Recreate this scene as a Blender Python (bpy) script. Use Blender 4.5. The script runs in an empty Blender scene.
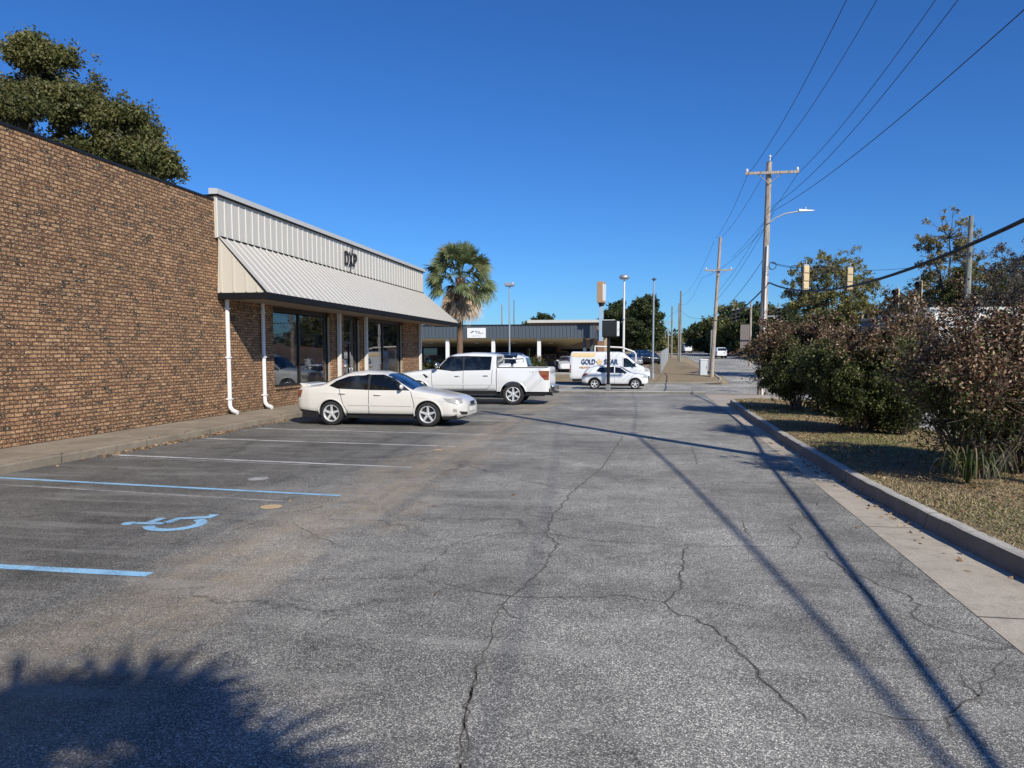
import bpy, math, random
import numpy as np
from mathutils import Vector
R = math.radians
C = bpy.context.scene.collection
PI = math.pi

# ------------------------------------------------------------------ camera model
CAM_H, YAW, PITCH, F = 1.95, R(9.2), R(4.5), 768.0
PY = 384 + (384 - 352.2) * -1 + F * math.tan(PITCH)   # row of the optical axis
SHIFT = (PY - 384) / 1024.0

def ray(px, py):
    """direction from the camera through a spot of the survey photograph"""
    u, v = (px - 512) / F, (PY - py) / F
    fy = math.cos(PITCH) + v * math.sin(PITCH)
    fz = -math.sin(PITCH) + v * math.cos(PITCH)
    return Vector((u * math.cos(YAW) - fy * math.sin(YAW), u * math.sin(YAW) + fy * math.cos(YAW), fz))

def at(px, py, Y):
    d = ray(px, py); t = Y / d.y
    return Vector((d.x * t, Y, CAM_H + d.z * t))

ZB = [(-400, 0), (36.5, 0), (46, -.46), (59, -.46), (65, -.05), (75, .12), (150, 1.1), (220, 2.1), (300, 1.6), (1500, 2.0)]
def zt(y):
    return float(np.interp(y, [a for a, b in ZB], [b for a, b in ZB]))
def gx(px, Y):
    """ground point under photo column px at distance Y"""
    p = at(px, 352, Y); return Vector((p.x, Y, zt(Y)))
def zh(py, px, Y):
    return at(px, py, Y).z
def G(px, py, z=0.0):
    d = ray(px, py); t = (z - CAM_H) / d.z
    return Vector((d.x * t, d.y * t, z))

# ------------------------------------------------------------------ materials
def mat(name):
    m = bpy.data.materials.new(name); m.use_nodes = True
    nt = m.node_tree; b = nt.nodes['Principled BSDF']
    return m, nt, b
def N(nt, t, **kw):
    n = nt.nodes.new(t)
    for k, v in kw.items():
        if k in n.inputs: n.inputs[k].default_value = v
        else: setattr(n, k, v)
    return n
def L(nt, a, b): nt.links.new(a, b)
def ramp(nt, fac, stops, interp='LINEAR'):
    r = nt.nodes.new('ShaderNodeValToRGB'); r.color_ramp.interpolation = interp
    e = r.color_ramp.elements
    while len(e) < len(stops): e.new(.5)
    for q, (p, c) in zip(e, stops):
        q.position = p
        if not isinstance(c, (tuple, list)): c = (c, c, c)
        q.color = (*c, 1) if len(c) == 3 else c
    L(nt, fac, r.inputs[0]); return r.outputs[0]
def noise(nt, vec, scale, detail=4, rough=.6):
    n = N(nt, 'ShaderNodeTexNoise', Scale=scale, Detail=detail, Roughness=rough)
    L(nt, vec, n.inputs['Vector']); return n.outputs['Fac']
def mixc(nt, fac, a, b, mode='MIX'):
    n = nt.nodes.new('ShaderNodeMix'); n.data_type = 'RGBA'; n.blend_type = mode
    for s, v in ((0, fac), (6, a), (7, b)):
        if hasattr(v, 'is_output'): L(nt, v, n.inputs[s])
        elif isinstance(v, (int, float)): n.inputs[s].default_value = v if s == 0 else (v, v, v, 1)
        else: n.inputs[s].default_value = (*v, 1)
    return n.outputs[2]
def math_(nt, op, a, b=0.0):
    n = nt.nodes.new('ShaderNodeMath'); n.operation = op
    for i, v in enumerate((a, b)):
        if hasattr(v, 'is_output'): L(nt, v, n.inputs[i])
        else: n.inputs[i].default_value = v
    return n.outputs[0]
def bump(nt, b, h, strength=.5, dist=.01):
    n = N(nt, 'ShaderNodeBump', Strength=strength, Distance=dist)
    L(nt, h, n.inputs['Height']); L(nt, n.outputs[0], b.inputs['Normal'])
def pos(nt): return nt.nodes.new('ShaderNodeNewGeometry').outputs['Position']
def objc(nt): return nt.nodes.new('ShaderNodeTexCoord').outputs['Object']

def simple(name, col, rough=.6, metal=0, var=.15, scale=3, bmp=0, coat=0, ior=None, local=True, spec=None):
    m, nt, b = mat(name)
    v = objc(nt) if local else pos(nt)
    n = noise(nt, v, scale, 5, .65)
    c = mixc(nt, n, tuple(x * (1 - var) for x in col), tuple(min(1, x * (1 + var)) for x in col))
    L(nt, c, b.inputs['Base Color'])
    b.inputs['Roughness'].default_value = rough; b.inputs['Metallic'].default_value = metal
    b.inputs['Coat Weight'].default_value = coat
    if ior: b.inputs['IOR'].default_value = ior
    if spec is not None: b.inputs['Specular IOR Level'].default_value = spec
    if bmp: bump(nt, b, noise(nt, v, scale * 8, 4), bmp, .01)
    return m

def asphalt(name, dark=1.0, streak=True):
    m, nt, b = mat(name); p = pos(nt)
    vo = N(nt, 'ShaderNodeTexVoronoi', Scale=150.0); L(nt, p, vo.inputs['Vector'])
    sep = nt.nodes.new('ShaderNodeSeparateColor'); L(nt, vo.outputs['Color'], sep.inputs[0])
    stone = ramp(nt, sep.outputs[0], [(0, (.03, .03, .03)), (.45, (.09, .09, .088)), (.70, (.23, .226, .215)), (.90, (.50, .48, .44)), (1, (.85, .82, .75))])
    vo2 = N(nt, 'ShaderNodeTexVoronoi', Scale=400.0); L(nt, p, vo2.inputs['Vector'])
    sep2 = nt.nodes.new('ShaderNodeSeparateColor'); L(nt, vo2.outputs['Color'], sep2.inputs[0])
    fine = ramp(nt, sep2.outputs[0], [(0, (.06, .06, .06)), (.8, (.20, .198, .192)), (1, (.5, .48, .45))])
    c = mixc(nt, .35, stone, fine)
    big = noise(nt, p, .35, 6, .65)
    c = mixc(nt, 1.0, c, ramp(nt, big, [(.3, .50), (.5, .98), (.7, 1.45)]), 'MULTIPLY')
    med = noise(nt, p, 2.3, 5, .7)
    c = mixc(nt, 1.0, c, ramp(nt, med, [(.3, .78), (.7, 1.22)]), 'MULTIPLY')
    if streak:
        # bays by the shop are darker, the aisle is polished paler
        sx = nt.nodes.new('ShaderNodeSeparateXYZ'); L(nt, p, sx.inputs[0])
        wob = math_(nt, 'ADD', sx.outputs[0], math_(nt, 'MULTIPLY', math_(nt, 'SUBTRACT', noise(nt, p, .5, 3), .5), 2.2))
        m1 = ramp(nt, math_(nt, 'DIVIDE', math_(nt, 'ADD', wob, 12), 16), [(0, .56), (.38, .54), (.56, .92), (.8, 1.14), (1, .95)])
        c = mixc(nt, 1.0, c, m1, 'MULTIPLY')
        # tan silt washed along the ends of the bays
        d1 = math_(nt, 'ABSOLUTE', math_(nt, 'ADD', wob, 3.5))
        g1 = ramp(nt, d1, [(0, 1.0), (.55, .55), (1.0, 0)])
        mp = N(nt, 'ShaderNodeMapping'); mp.inputs['Scale'].default_value = (1.6, .28, 1); L(nt, p, mp.inputs[0])
        silt = ramp(nt, noise(nt, mp.outputs[0], 2.0, 6, .7), [(.32, 0), (.6, 1)])
        f = math_(nt, 'MULTIPLY', math_(nt, 'MULTIPLY', g1, silt), .40)
        c = mixc(nt, f, c, (.40, .31, .20))
        st2 = ramp(nt, noise(nt, p, .9, 6, .75), [(.58, 0), (.75, .3)])
        c = mixc(nt, st2, c, (.30, .275, .235))
        ms = N(nt, 'ShaderNodeMapping'); ms.inputs['Scale'].default_value = (.35, 3.2, 1); L(nt, p, ms.inputs[0])
        rip = ramp(nt, noise(nt, ms.outputs[0], 1.0, 5, .65), [(.52, 0), (.7, .35)])
        c = mixc(nt, rip, c, (.32, .315, .30))
    # fine map cracking
    nz = N(nt, 'ShaderNodeTexNoise', Scale=1.3, Detail=7.0, Roughness=.72); L(nt, p, nz.inputs['Vector'])
    dv = nt.nodes.new('ShaderNodeVectorMath'); dv.operation = 'MULTIPLY_ADD'
    L(nt, nz.outputs['Color'], dv.inputs[0]); dv.inputs[1].default_value = (1.1, 1.1, 0); L(nt, p, dv.inputs[2])
    vc = N(nt, 'ShaderNodeTexVoronoi', Scale=.42, feature='DISTANCE_TO_EDGE'); L(nt, dv.outputs[0], vc.inputs['Vector'])
    cr = ramp(nt, vc.outputs['Distance'], [(0, 1), (.0035, .8), (.008, 0)])
    cm = math_(nt, 'MULTIPLY', cr, ramp(nt, noise(nt, p, .45, 3), [(.42, 0), (.6, .7)]))
    c = mixc(nt, cm, c, (.03, .028, .025))
    c = mixc(nt, 1.0, c, (1.28, 1.235, 1.12), 'MULTIPLY')
    if dark != 1: c = mixc(nt, 1.0, c, dark, 'MULTIPLY')
    L(nt, c, b.inputs['Base Color']); b.inputs['Roughness'].default_value = .82
    b.inputs['Specular IOR Level'].default_value = .35
    h = math_(nt, 'SUBTRACT', math_(nt, 'ADD', math_(nt, 'MULTIPLY', sep.outputs[0], .5), math_(nt, 'MULTIPLY', vo.outputs['Distance'], -.6)), cm)
    bump(nt, b, h, .55, .006)
    return m

def concrete(name, col, stain=.35, seam=None, face_shade=False):
    m, nt, b = mat(name); p = pos(nt)
    a = noise(nt, p, .8, 6, .7); g = noise(nt, p, 60, 3, .7)
    c = mixc(nt, ramp(nt, a, [(.3, 0), (.7, 1)]), tuple(x * (1 - stain) for x in col), tuple(x * (1 + stain * .5) for x in col))
    c = mixc(nt, 1.0, c, ramp(nt, g, [(.3, .8), (.7, 1.18)]), 'MULTIPLY')
    k = ramp(nt, noise(nt, p, 5, 6, .75), [(.5, 0), (.72, .55)])
    c = mixc(nt, k, c, tuple(x * .38 for x in col))
    if seam:
        sx = nt.nodes.new('ShaderNodeSeparateXYZ'); L(nt, p, sx.inputs[0])
        fr = math_(nt, 'FRACT', math_(nt, 'DIVIDE', sx.outputs[1], seam))
        c = mixc(nt, ramp(nt, fr, [(0, 1), (.006, 1), (.009, 0)]), c, (.03, .028, .025))
    if face_shade:   # shade painted into the colour of the upright face, top left pale
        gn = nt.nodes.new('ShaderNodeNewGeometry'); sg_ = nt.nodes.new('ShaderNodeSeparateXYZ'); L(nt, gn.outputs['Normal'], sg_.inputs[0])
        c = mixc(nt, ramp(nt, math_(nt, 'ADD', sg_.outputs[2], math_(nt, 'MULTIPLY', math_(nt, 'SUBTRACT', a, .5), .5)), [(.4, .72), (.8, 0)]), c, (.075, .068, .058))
    L(nt, c, b.inputs['Base Color']); b.inputs['Roughness'].default_value = .9
    bump(nt, b, g, .35, .004)
    return m

def brick_mat(name, axis='Y'):
    m, nt, b = mat(name); p = pos(nt)
    sx = nt.nodes.new('ShaderNodeSeparateXYZ'); L(nt, p, sx.inputs[0])
    cb = nt.nodes.new('ShaderNodeCombineXYZ')
    L(nt, sx.outputs[1 if axis == 'Y' else 0], cb.inputs[0]); L(nt, sx.outputs[2], cb.inputs[1])
    # hand-laid wobble
    wn = N(nt, 'ShaderNodeTexNoise', Scale=6.0, Detail=3.0); L(nt, cb.outputs[0], wn.inputs['Vector'])
    wv = nt.nodes.new('ShaderNodeVectorMath'); wv.operation = 'MULTIPLY_ADD'
    L(nt, wn.outputs['Color'], wv.inputs[0]); wv.inputs[1].default_value = (.022, .016, 0); L(nt, cb.outputs[0], wv.inputs[2])
    bt = nt.nodes.new('ShaderNodeTexBrick'); L(nt, wv.outputs[0], bt.inputs['Vector'])
    bt.inputs['Scale'].default_value = 1; bt.inputs['Brick Width'].default_value = .215
    bt.inputs['Row Height'].default_value = .08; bt.inputs['Mortar Size'].default_value = .0125
    bt.inputs['Mortar Smooth'].default_value = .35
    bt.inputs['Color1'].default_value = (0, 0, 0, 1); bt.inputs['Color2'].default_value = (1, 1, 1, 1)
    bt.inputs['Mortar'].default_value = (.5, .5, .5, 1)
    col = ramp(nt, bt.outputs['Color'], [(0, (.022, .017, .014)), (.028, (.035, .026, .02)), (.05, (.13, .06, .028)), (.25, (.23, .115, .055)), (.5, (.30, .16, .078)),
                                         (.75, (.37, .21, .105)), (.92, (.44, .27, .145)), (1, (.56, .37, .21))], 'LINEAR')
    dk = math_(nt, 'MULTIPLY', ramp(nt, bt.outputs['Color'], [(.30, 0), (.31, 1), (.48, 1), (.49, 0)]), ramp(nt, noise(nt, p, .75, 4, .7), [(.55, 0), (.60, 1)]))
    col = mixc(nt, dk, col, (.035, .028, .024))
    # whole areas of wall drift a little in tone
    col = mixc(nt, 1.0, col, ramp(nt, noise(nt, p, .5, 4), [(.3, .68), (.7, 1.08)]), 'MULTIPLY')
    col = mixc(nt, 1.0, col, ramp(nt, math_(nt, 'ADD', sx.outputs[2], math_(nt, 'MULTIPLY', noise(nt, p, 1.1, 4), .9)), [(.35, .62), (1.0, 1.0)]), 'MULTIPLY')
    st_ = N(nt, 'ShaderNodeMapping'); st_.inputs['Scale'].default_value = (1.6, 1.6, .12); L(nt, p, st_.inputs[0])
    col = mixc(nt, 1.0, col, ramp(nt, noise(nt, st_.outputs[0], 1.0, 5), [(.35, .85), (.65, 1.08)]), 'MULTIPLY')
    mh = N(nt, 'ShaderNodeMapping'); mh.inputs['Scale'].default_value = (1, .45, 1.5) if axis == 'Y' else (.45, 1, 1.5); L(nt, p, mh.inputs[0])
    sp = noise(nt, mh.outputs[0], 30, 4, .8)
    col = mixc(nt, ramp(nt, sp, [(.51, 0), (.60, .85)]), col, (.92, .74, .48))
    sp2 = noise(nt, p, 17, 4, .7)
    col = mixc(nt, ramp(nt, sp2, [(.55, 0), (.75, .6)]), col, (.07, .04, .028))
    col = mixc(nt, 1.0, col, (1.0, .865, .75), 'MULTIPLY')
    mort = mixc(nt, noise(nt, p, 9, 4), (.04, .024, .015), (.15, .095, .058))
    c = mixc(nt, bt.outputs['Fac'], col, mort)
    L(nt, c, b.inputs['Base Color']); b.inputs['Roughness'].default_value = .93
    h = math_(nt, 'ADD', math_(nt, 'MULTIPLY', math_(nt, 'SUBTRACT', 1.0, bt.outputs['Fac']), 1.0), math_(nt, 'ADD', math_(nt, 'MULTIPLY', sp, .6), math_(nt, 'MULTIPLY', bt.outputs['Color'], .35)))
    bump(nt, b, h, .9, .014)
    return m

def paint_line(name, col, wear=.5):
    m, nt, b = mat(name); p = pos(nt)
    n = noise(nt, p, 45, 4, .75); n2 = noise(nt, p, 2.2, 5, .7)
    f = math_(nt, 'ADD', math_(nt, 'MULTIPLY', n, .6), math_(nt, 'MULTIPLY', n2, .4))
    c = mixc(nt, ramp(nt, f, [(wear - .06, 1), (wear + .07, 0)]), col, (.13, .13, .13))
    L(nt, c, b.inputs['Base Color']); b.inputs['Roughness'].default_value = .8
    bump(nt, b, n, .4, .004)
    return m

def leafmat(name, trans=.25):
    m, nt, b = mat(name)
    a = nt.nodes.new('ShaderNodeAttribute'); a.attribute_name = 'Col'
    L(nt, a.outputs['Color'], b.inputs['Base Color']); b.inputs['Roughness'].default_value = .55
    b.inputs['Specular IOR Level'].default_value = .35
    t = nt.nodes.new('ShaderNodeBsdfTranslucent'); L(nt, a.outputs['Color'], t.inputs[0])
    mx = nt.nodes.new('ShaderNodeMixShader'); mx.inputs[0].default_value = trans
    out = nt.nodes['Material Output']
    L(nt, b.outputs[0], mx.inputs[1]); L(nt, t.outputs[0], mx.inputs[2]); L(nt, mx.outputs[0], out.inputs[0])
    return m

def bark(name, c1, c2, scale=6):
    m, nt, b = mat(name); p = objc(nt)
    mp = N(nt, 'ShaderNodeMapping'); mp.inputs['Scale'].default_value = (1, 1, .12); L(nt, p, mp.inputs[0])
    n = noise(nt, mp.outputs[0], scale * 4, 6, .75)
    L(nt, mixc(nt, ramp(nt, n, [(.35, 0), (.65, 1)]), c1, c2), b.inputs['Base Color'])
    b.inputs['Roughness'].default_value = .95; bump(nt, b, n, .8, .02)
    return m

def grass_ground(name, c_dry, c_grn, g_amt=.5, far=False):
    m, nt, b = mat(name); p = pos(nt)
    n1 = noise(nt, p, 55 if not far else 9, 8, .85); n2 = noise(nt, p, .55, 6, .7); n3 = noise(nt, p, 7 if not far else 1.6, 6, .8)
    c = mixc(nt, ramp(nt, n1, [(.3, 0), (.7, 1)]), tuple(x * .6 for x in c_dry), tuple(x * 1.15 for x in c_dry))
    c = mixc(nt, ramp(nt, n2, [(.5, 0), (.68, g_amt)]), c, c_grn)
    c = mixc(nt, ramp(nt, n3, [(.55, 0), (.75, .6)]), c, (.11, .075, .04))
    L(nt, c, b.inputs['Base Color']); b.inputs['Roughness'].default_value = 1
    bump(nt, b, math_(nt, 'ADD', n1, n3), .8, .03)
    return m

M = {}
M['asphalt'] = asphalt('asphalt')
M['street'] = asphalt('street_asphalt', 1.35, False)
M['gutter'] = concrete('gutter_concrete', (.47, .405, .31), .3, 3.0)
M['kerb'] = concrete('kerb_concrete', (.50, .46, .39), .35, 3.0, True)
M['walk'] = concrete('walk_concrete', (.30, .245, .175), .35, 2.4)
M['apron'] = concrete('apron_concrete', (.46, .38, .29), .22)
M['brick'] = brick_mat('brown_brick', 'Y'); M['brick_x'] = brick_mat('brown_brick_end', 'X')
M['white_line'] = paint_line('white_paint', (.72, .70, .65), .475)
M['worn_line'] = paint_line('worn_paint', (.48, .46, .42), .50)
M['blue_line'] = paint_line('blue_paint', (.30, .56, .76), .43)
M['tan_paint'] = paint_line('tan_patch', (.62, .43, .22), .34)
M['crack'] = simple('crack', (.04, .037, .033), 1, var=.4, scale=20)
M['crack2'] = simple('crack_filled', (.10, .075, .045), 1, var=.5, scale=12)
M['verge'] = grass_ground('verge_grass', (.33, .245, .14), (.12, .13, .05), .5)
M['field'] = grass_ground('field_grass', (.42, .32, .18), (.16, .17, .07), .4, True)
M['leaf'] = leafmat('leaf'); M['dryleaf'] = leafmat('dry_leaf', .12)
M['bark'] = bark('bark', (.05, .04, .03), (.17, .14, .11))
M['palmbark'] = bark('palm_bark', (.10, .06, .035), (.26, .17, .11), 2)
M['stem'] = bark('stem', (.08, .055, .04), (.25, .2, .16), 5)
M['pole'] = bark('weathered_pole', (.20, .155, .12), (.52, .45, .37), 3)
M['pole_grey'] = bark('grey_pole', (.13, .14, .12), (.29, .30, .27), 3)
M['metal'] = simple('galvanised', (.50, .52, .53), .4, .6, .15, 5)
M['wire'] = simple('wire', (.012, .012, .013), .6, 0, .2)
M['fascia'] = simple('fascia_sheet', (.60, .555, .47), .45, 0, .05, 1.2, coat=.1)
M['fascia_cap'] = simple('cap_sheet', (.55, .54, .50), .4, 0, .05, 1.2)
M['awning'] = simple('awning_sheet', (.50, .465, .40), .45, 0, .06, .8)
M['gable'] = simple('gable_sheet', (.60, .55, .45), .5, 0, .05, 1)
M['black_trim'] = simple('black_trim', (.009, .009, .010), .7, spec=.2)
M['soffit'] = simple('soffit', (.30, .25, .19), .8)
M['white'] = simple('white_enamel', (.80, .79, .76), .4, 0, .05, 4)
M['white_dirty'] = simple('white_column', (.72, .69, .63), .55, 0, .12, 3)
M['coping'] = simple('coping', (.02, .02, .022), .4, .3)
M['roof'] = simple('roof_membrane', (.20, .20, .19), .9)
M['frame'] = simple('bronze_frame', (.035, .028, .022), .35, .5)
M['alu'] = simple('pale_frame', (.5, .45, .36), .5, .2)
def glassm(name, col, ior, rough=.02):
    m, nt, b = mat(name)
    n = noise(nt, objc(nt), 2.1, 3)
    L(nt, mixc(nt, ramp(nt, n, [(.45, 0), (.62, 1)]), tuple(x * .6 for x in col), tuple(x * 3.2 for x in col)), b.inputs['Base Color'])  # pale noise patches in the colour stand in for reflections and interior shapes
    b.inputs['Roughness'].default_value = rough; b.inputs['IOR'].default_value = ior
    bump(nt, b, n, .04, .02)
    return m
M['store_glass'] = glassm('store_glass', (.012, .014, .016), 2.1)
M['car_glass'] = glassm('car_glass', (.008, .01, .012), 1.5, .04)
M['windscreen'] = glassm('windscreen', (.01, .025, .06), 2.0, .04)
M['paint_cream'] = simple('pearl_paint', (.70, .665, .59), .28, 0, .02, 2, coat=.8)
M['paint_white'] = simple('white_paint_car', (.72, .72, .70), .28, 0, .02, 2, coat=.8)
M['paint_dark'] = simple('charcoal_car_paint', (.03, .035, .045), .25, .2, .1, 2, coat=1)
M['paint_black'] = simple('black_car_paint', (.012, .012, .015), .2, 0, .1, 2, coat=1)
M['paint_silver'] = simple('silver_car_paint', (.42, .43, .44), .3, .5, .05, 2, coat=.8)
M['tyre'] = simple('rubber', (.018, .018, .018), .85, 0, .3, 20)
M['rim'] = simple('alloy', (.72, .72, .71), .35, .4, .08, 8)
M['dark'] = simple('dark_void', (.008, .008, .008), .95)
M['plastic'] = simple('black_plastic', (.022, .022, .024), .6)
M['chrome'] = simple('chrome', (.6, .6, .6), .15, .95, .05)
M['amber'] = simple('amber_lens', (.26, .085, .035), .15, 0, .1, 9, coat=1)
M['red'] = simple('red_lens', (.30, .03, .02), .15, 0, .15, 9, coat=1)
M['lamp'] = simple('clear_lens', (.45, .42, .36), .12, .2, .5, 14, coat=1)
M['blue_grey'] = simple('blue_grey_sheet', (.085, .105, .125), .5, .1, .08, 1)
M['tan_soffit'] = simple('tan_soffit', (.62, .50, .30), .85)
M['tan_wall'] = simple('tan_wall', (.46, .35, .24), .85, 0, .12, 1.5)
M['brown'] = simple('brown_panel', (.27, .14, .075), .7)
M['tan_panel'] = simple('tan_panel', (.42, .27, .16), .6)
M['signal'] = simple('signal_yellow', (.66, .50, .28), .5, 0, .08, 4)
M['black'] = simple('matt_black', (.013, .013, .013), .6)
M['sign_white'] = simple('sign_face', (.78, .78, .76), .4, 0, .03, 2)
M['txt_blue'] = simple('navy_lettering', (.03, .06, .14), .5)
M['txt_gold'] = simple('gold_lettering', (.55, .33, .12), .5)
M['gold_band'] = simple('gold_band', (.72, .52, .28), .45)
M['litter'] = leafmat('litter', .05)
M['far_green'] = leafmat('far_leaf', .15)

# ------------------------------------------------------------------ objects
def prop(o, label=None, cat=None, group=None, kind=None):
    if label: o['label'] = label
    if cat: o['category'] = cat
    if group: o['group'] = group
    if kind: o['kind'] = kind
    return o
def empty(name, loc=(0, 0, 0), rz=0, label=None, cat=None, group=None):
    o = bpy.data.objects.new(name, None); C.objects.link(o)
    o.location = loc; o.rotation_euler = (0, 0, rz); o.empty_display_size = .3
    return prop(o, label, cat, group)

class MB:
    def __init__(s): s.v = []; s.f = []; s.sm = []
    def add(s, vs, fs, smooth=False):
        n = len(s.v); s.v += [tuple(v) for v in vs]; s.f += [tuple(i + n for i in f) for f in fs]; s.sm += [smooth] * len(fs); return s
    def box(s, x0, x1, y0, y1, z0, z1):
        v = [(x, y, z) for x in (x0, x1) for y in (y0, y1) for z in (z0, z1)]
        return s.add(v, [(0, 1, 3, 2), (4, 6, 7, 5), (0, 4, 5, 1), (2, 3, 7, 6), (0, 2, 6, 4), (1, 5, 7, 3)])
    def hull(s, a, b):   # two matching quads/polys joined
        n = len(a); v = list(a) + list(b)
        f = [tuple(range(n))[::-1], tuple(range(n, 2 * n))] + [(i, (i + 1) % n, n + (i + 1) % n, n + i) for i in range(n)]
        return s.add(v, f)
    def tube(s, pts, rad, seg=10, caps=True):
        pts = [Vector(p) for p in pts]; k = len(pts)
        if not hasattr(rad, '__len__'): rad = [rad] * k
        vs, fs = [], []; up = None
        for i, p in enumerate(pts):
            t = (pts[min(i + 1, k - 1)] - pts[max(i - 1, 0)])
            if t.length < 1e-9: t = Vector((0, 0, 1))
            t.normalize()
            if up is None: up = Vector((0, 0, 1)) if abs(t.z) < .9 else Vector((1, 0, 0))
            a = t.cross(up); a = a.normalized() if a.length > 1e-6 else Vector((1, 0, 0))
            bb = a.cross(t).normalized(); up = bb
            for j in range(seg):
                w = 2 * PI * j / seg; vs.append(p + (a * math.cos(w) + bb * math.sin(w)) * rad[i])
        for i in range(k - 1):
            for j in range(seg):
                j2 = (j + 1) % seg; fs.append((i * seg + j, i * seg + j2, (i + 1) * seg + j2, (i + 1) * seg + j))
        s.add(vs, fs, True)
        if caps: s.add(vs[:seg], [tuple(range(seg))]); s.add(vs[-seg:], [tuple(range(seg))[::-1]])
        return s
    def lathe(s, prof, seg=28, axis='Z', c=(0, 0, 0)):
        vs, fs = [], []
        for r, h in prof:
            for j in range(seg):
                w = 2 * PI * j / seg; a, b_ = r * math.cos(w), r * math.sin(w)
                q = (a, b_, h) if axis == 'Z' else (a, h, b_)
                vs.append((q[0] + c[0], q[1] + c[1], q[2] + c[2]))
        for i in range(len(prof) - 1):
            for j in range(seg):
                j2 = (j + 1) % seg; fs.append((i * seg + j, i * seg + j2, (i + 1) * seg + j2, (i + 1) * seg + j))
        return s.add(vs, fs, True)
    def grid(s, P, smooth=True, flip=False):
        n, m_ = len(P), len(P[0]); vs = [p for r_ in P for p in r_]
        fs = [((i * m_ + j), (i + 1) * m_ + j, (i + 1) * m_ + j + 1, i * m_ + j + 1) for i in range(n - 1) for j in range(m_ - 1)]
        if flip: fs = [f[::-1] for f in fs]
        return s.add(vs, fs, smooth)
    def build(s, name, m, parent=None, bevel=0, label=None, cat=None, group=None, kind=None, recalc=True, loc=None, rz=None):
        me = bpy.data.meshes.new(name); me.from_pydata(s.v, [], s.f); me.materials.append(m)
        if recalc:
            import bmesh
            bm = bmesh.new(); bm.from_mesh(me); bmesh.ops.recalc_face_normals(bm, faces=bm.faces); bm.to_mesh(me); bm.free()
        if any(s.sm): me.polygons.foreach_set('use_smooth', s.sm)
        o = bpy.data.objects.new(name, me); C.objects.link(o); o.parent = parent
        if loc is not None: o.location = loc
        if rz is not None: o.rotation_euler = (0, 0, rz)
        if bevel:
            bv = o.modifiers.new('b', 'BEVEL'); bv.width = bevel; bv.segments = 2; bv.limit_method = 'ANGLE'; bv.angle_limit = R(40)
        return prop(o, label, cat, group, kind)

def sheet(name, xl, xr, y0, y1, dz, m, kind='structure', step=None, parent=None):
    """strip of ground between two edges xl(y), xr(y) that follows the lie of the land"""
    ys = {y0, y1} | {a for a, b in ZB if y0 < a < y1}
    if step:
        y = y0
        while y < y1: ys.add(round(y, 3)); y += step
    ys = sorted(ys); fl = xl if callable(xl) else (lambda y: xl); fr = xr if callable(xr) else (lambda y: xr)
    b = MB(); b.grid([[(fl(y), y, zt(y) + dz), (fr(y), y, zt(y) + dz)] for y in ys], smooth=False, flip=False)
    o = b.build(name, m, parent, kind=kind)
    return o

def copy_tree(o, parent=None):
    c = o.copy(); C.objects.link(c)
    if parent is not None: c.parent = parent
    for ch in [q for q in o.children]: copy_tree(ch, c)
    return c

def text_mesh(name, txt, size, m, parent, M4, extrude=.005, width=None, bold=0.0, sx=1.0):
    cu = bpy.data.curves.new(name, 'FONT'); cu.body = txt; cu.size = size; cu.extrude = extrude; cu.offset = bold
    cu.align_x = 'CENTER'; cu.align_y = 'CENTER'
    t = bpy.data.objects.new(name, cu); C.objects.link(t); bpy.context.view_layer.update()
    dg = bpy.context.evaluated_depsgraph_get(); me = bpy.data.meshes.new_from_object(t.evaluated_get(dg))
    bpy.data.objects.remove(t); me.materials.clear(); me.materials.append(m)
    k = sx
    if width:
        xs = [v.co.x for v in me.vertices]; k = width / max(1e-6, max(xs) - min(xs))
    for v in me.vertices: v.co.x *= k
    me.transform(M4)
    o = bpy.data.objects.new(name, me); C.objects.link(o); o.parent = parent
    return o

# numpy meshes with colour per face -------------------------------------------------
def np_mesh(name, V, Fc, cols, m, parent=None, smooth=False):
    """V (n,3), Fc (k,4) quads, cols (k,3)"""
    me = bpy.data.meshes.new(name)
    me.vertices.add(len(V)); me.vertices.foreach_set('co', np.asarray(V, dtype=np.float32).ravel())
    k, s = Fc.shape
    me.loops.add(k * s); me.loops.foreach_set('vertex_index', Fc.astype(np.int32).ravel())
    me.polygons.add(k); me.polygons.foreach_set('loop_start', np.arange(0, k * s, s, dtype=np.int32))
    try: me.polygons.foreach_set('loop_total', np.full(k, s, dtype=np.int32))
    except Exception: pass
    at_ = me.color_attributes.new('Col', 'FLOAT_COLOR', 'CORNER')
    cc = np.ones((k, s, 4), dtype=np.float32); cc[:, :, :3] = cols[:, None, :]
    at_.data.foreach_set('color', cc.ravel())
    me.update(calc_edges=True); me.validate(); me.materials.append(m)
    o = bpy.data.objects.new(name, me); C.objects.link(o); o.parent = parent
    return o

def leaf_quads(P, size, rng, aspect=.5, flat=0.0, jitter=.4, droop=None):
    n = len(P)
    a = rng.normal(size=(n, 3)); 
    if flat: a[:, 2] *= (1 - flat)
    if droop is not None: a = a * .5 + np.array(droop)
    a /= np.linalg.norm(a, axis=1, keepdims=True) + 1e-9
    b = np.cross(a, rng.normal(size=(n, 3))); b /= np.linalg.norm(b, axis=1, keepdims=True) + 1e-9
    s = size * (1 + jitter * rng.uniform(-1, 1, n))[:, None]
    a = a * s; b = b * s * aspect
    nrm = np.cross(a, b); nrm /= np.linalg.norm(nrm, axis=1, keepdims=True) + 1e-9
    V = np.stack([P - a * .5, P + b * .5 + nrm * s * .08, P + a * .5, P - b * .5 + nrm * s * .08], 1).reshape(-1, 3)
    Fc = np.arange(4 * n).reshape(n, 4)
    return V, Fc
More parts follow.
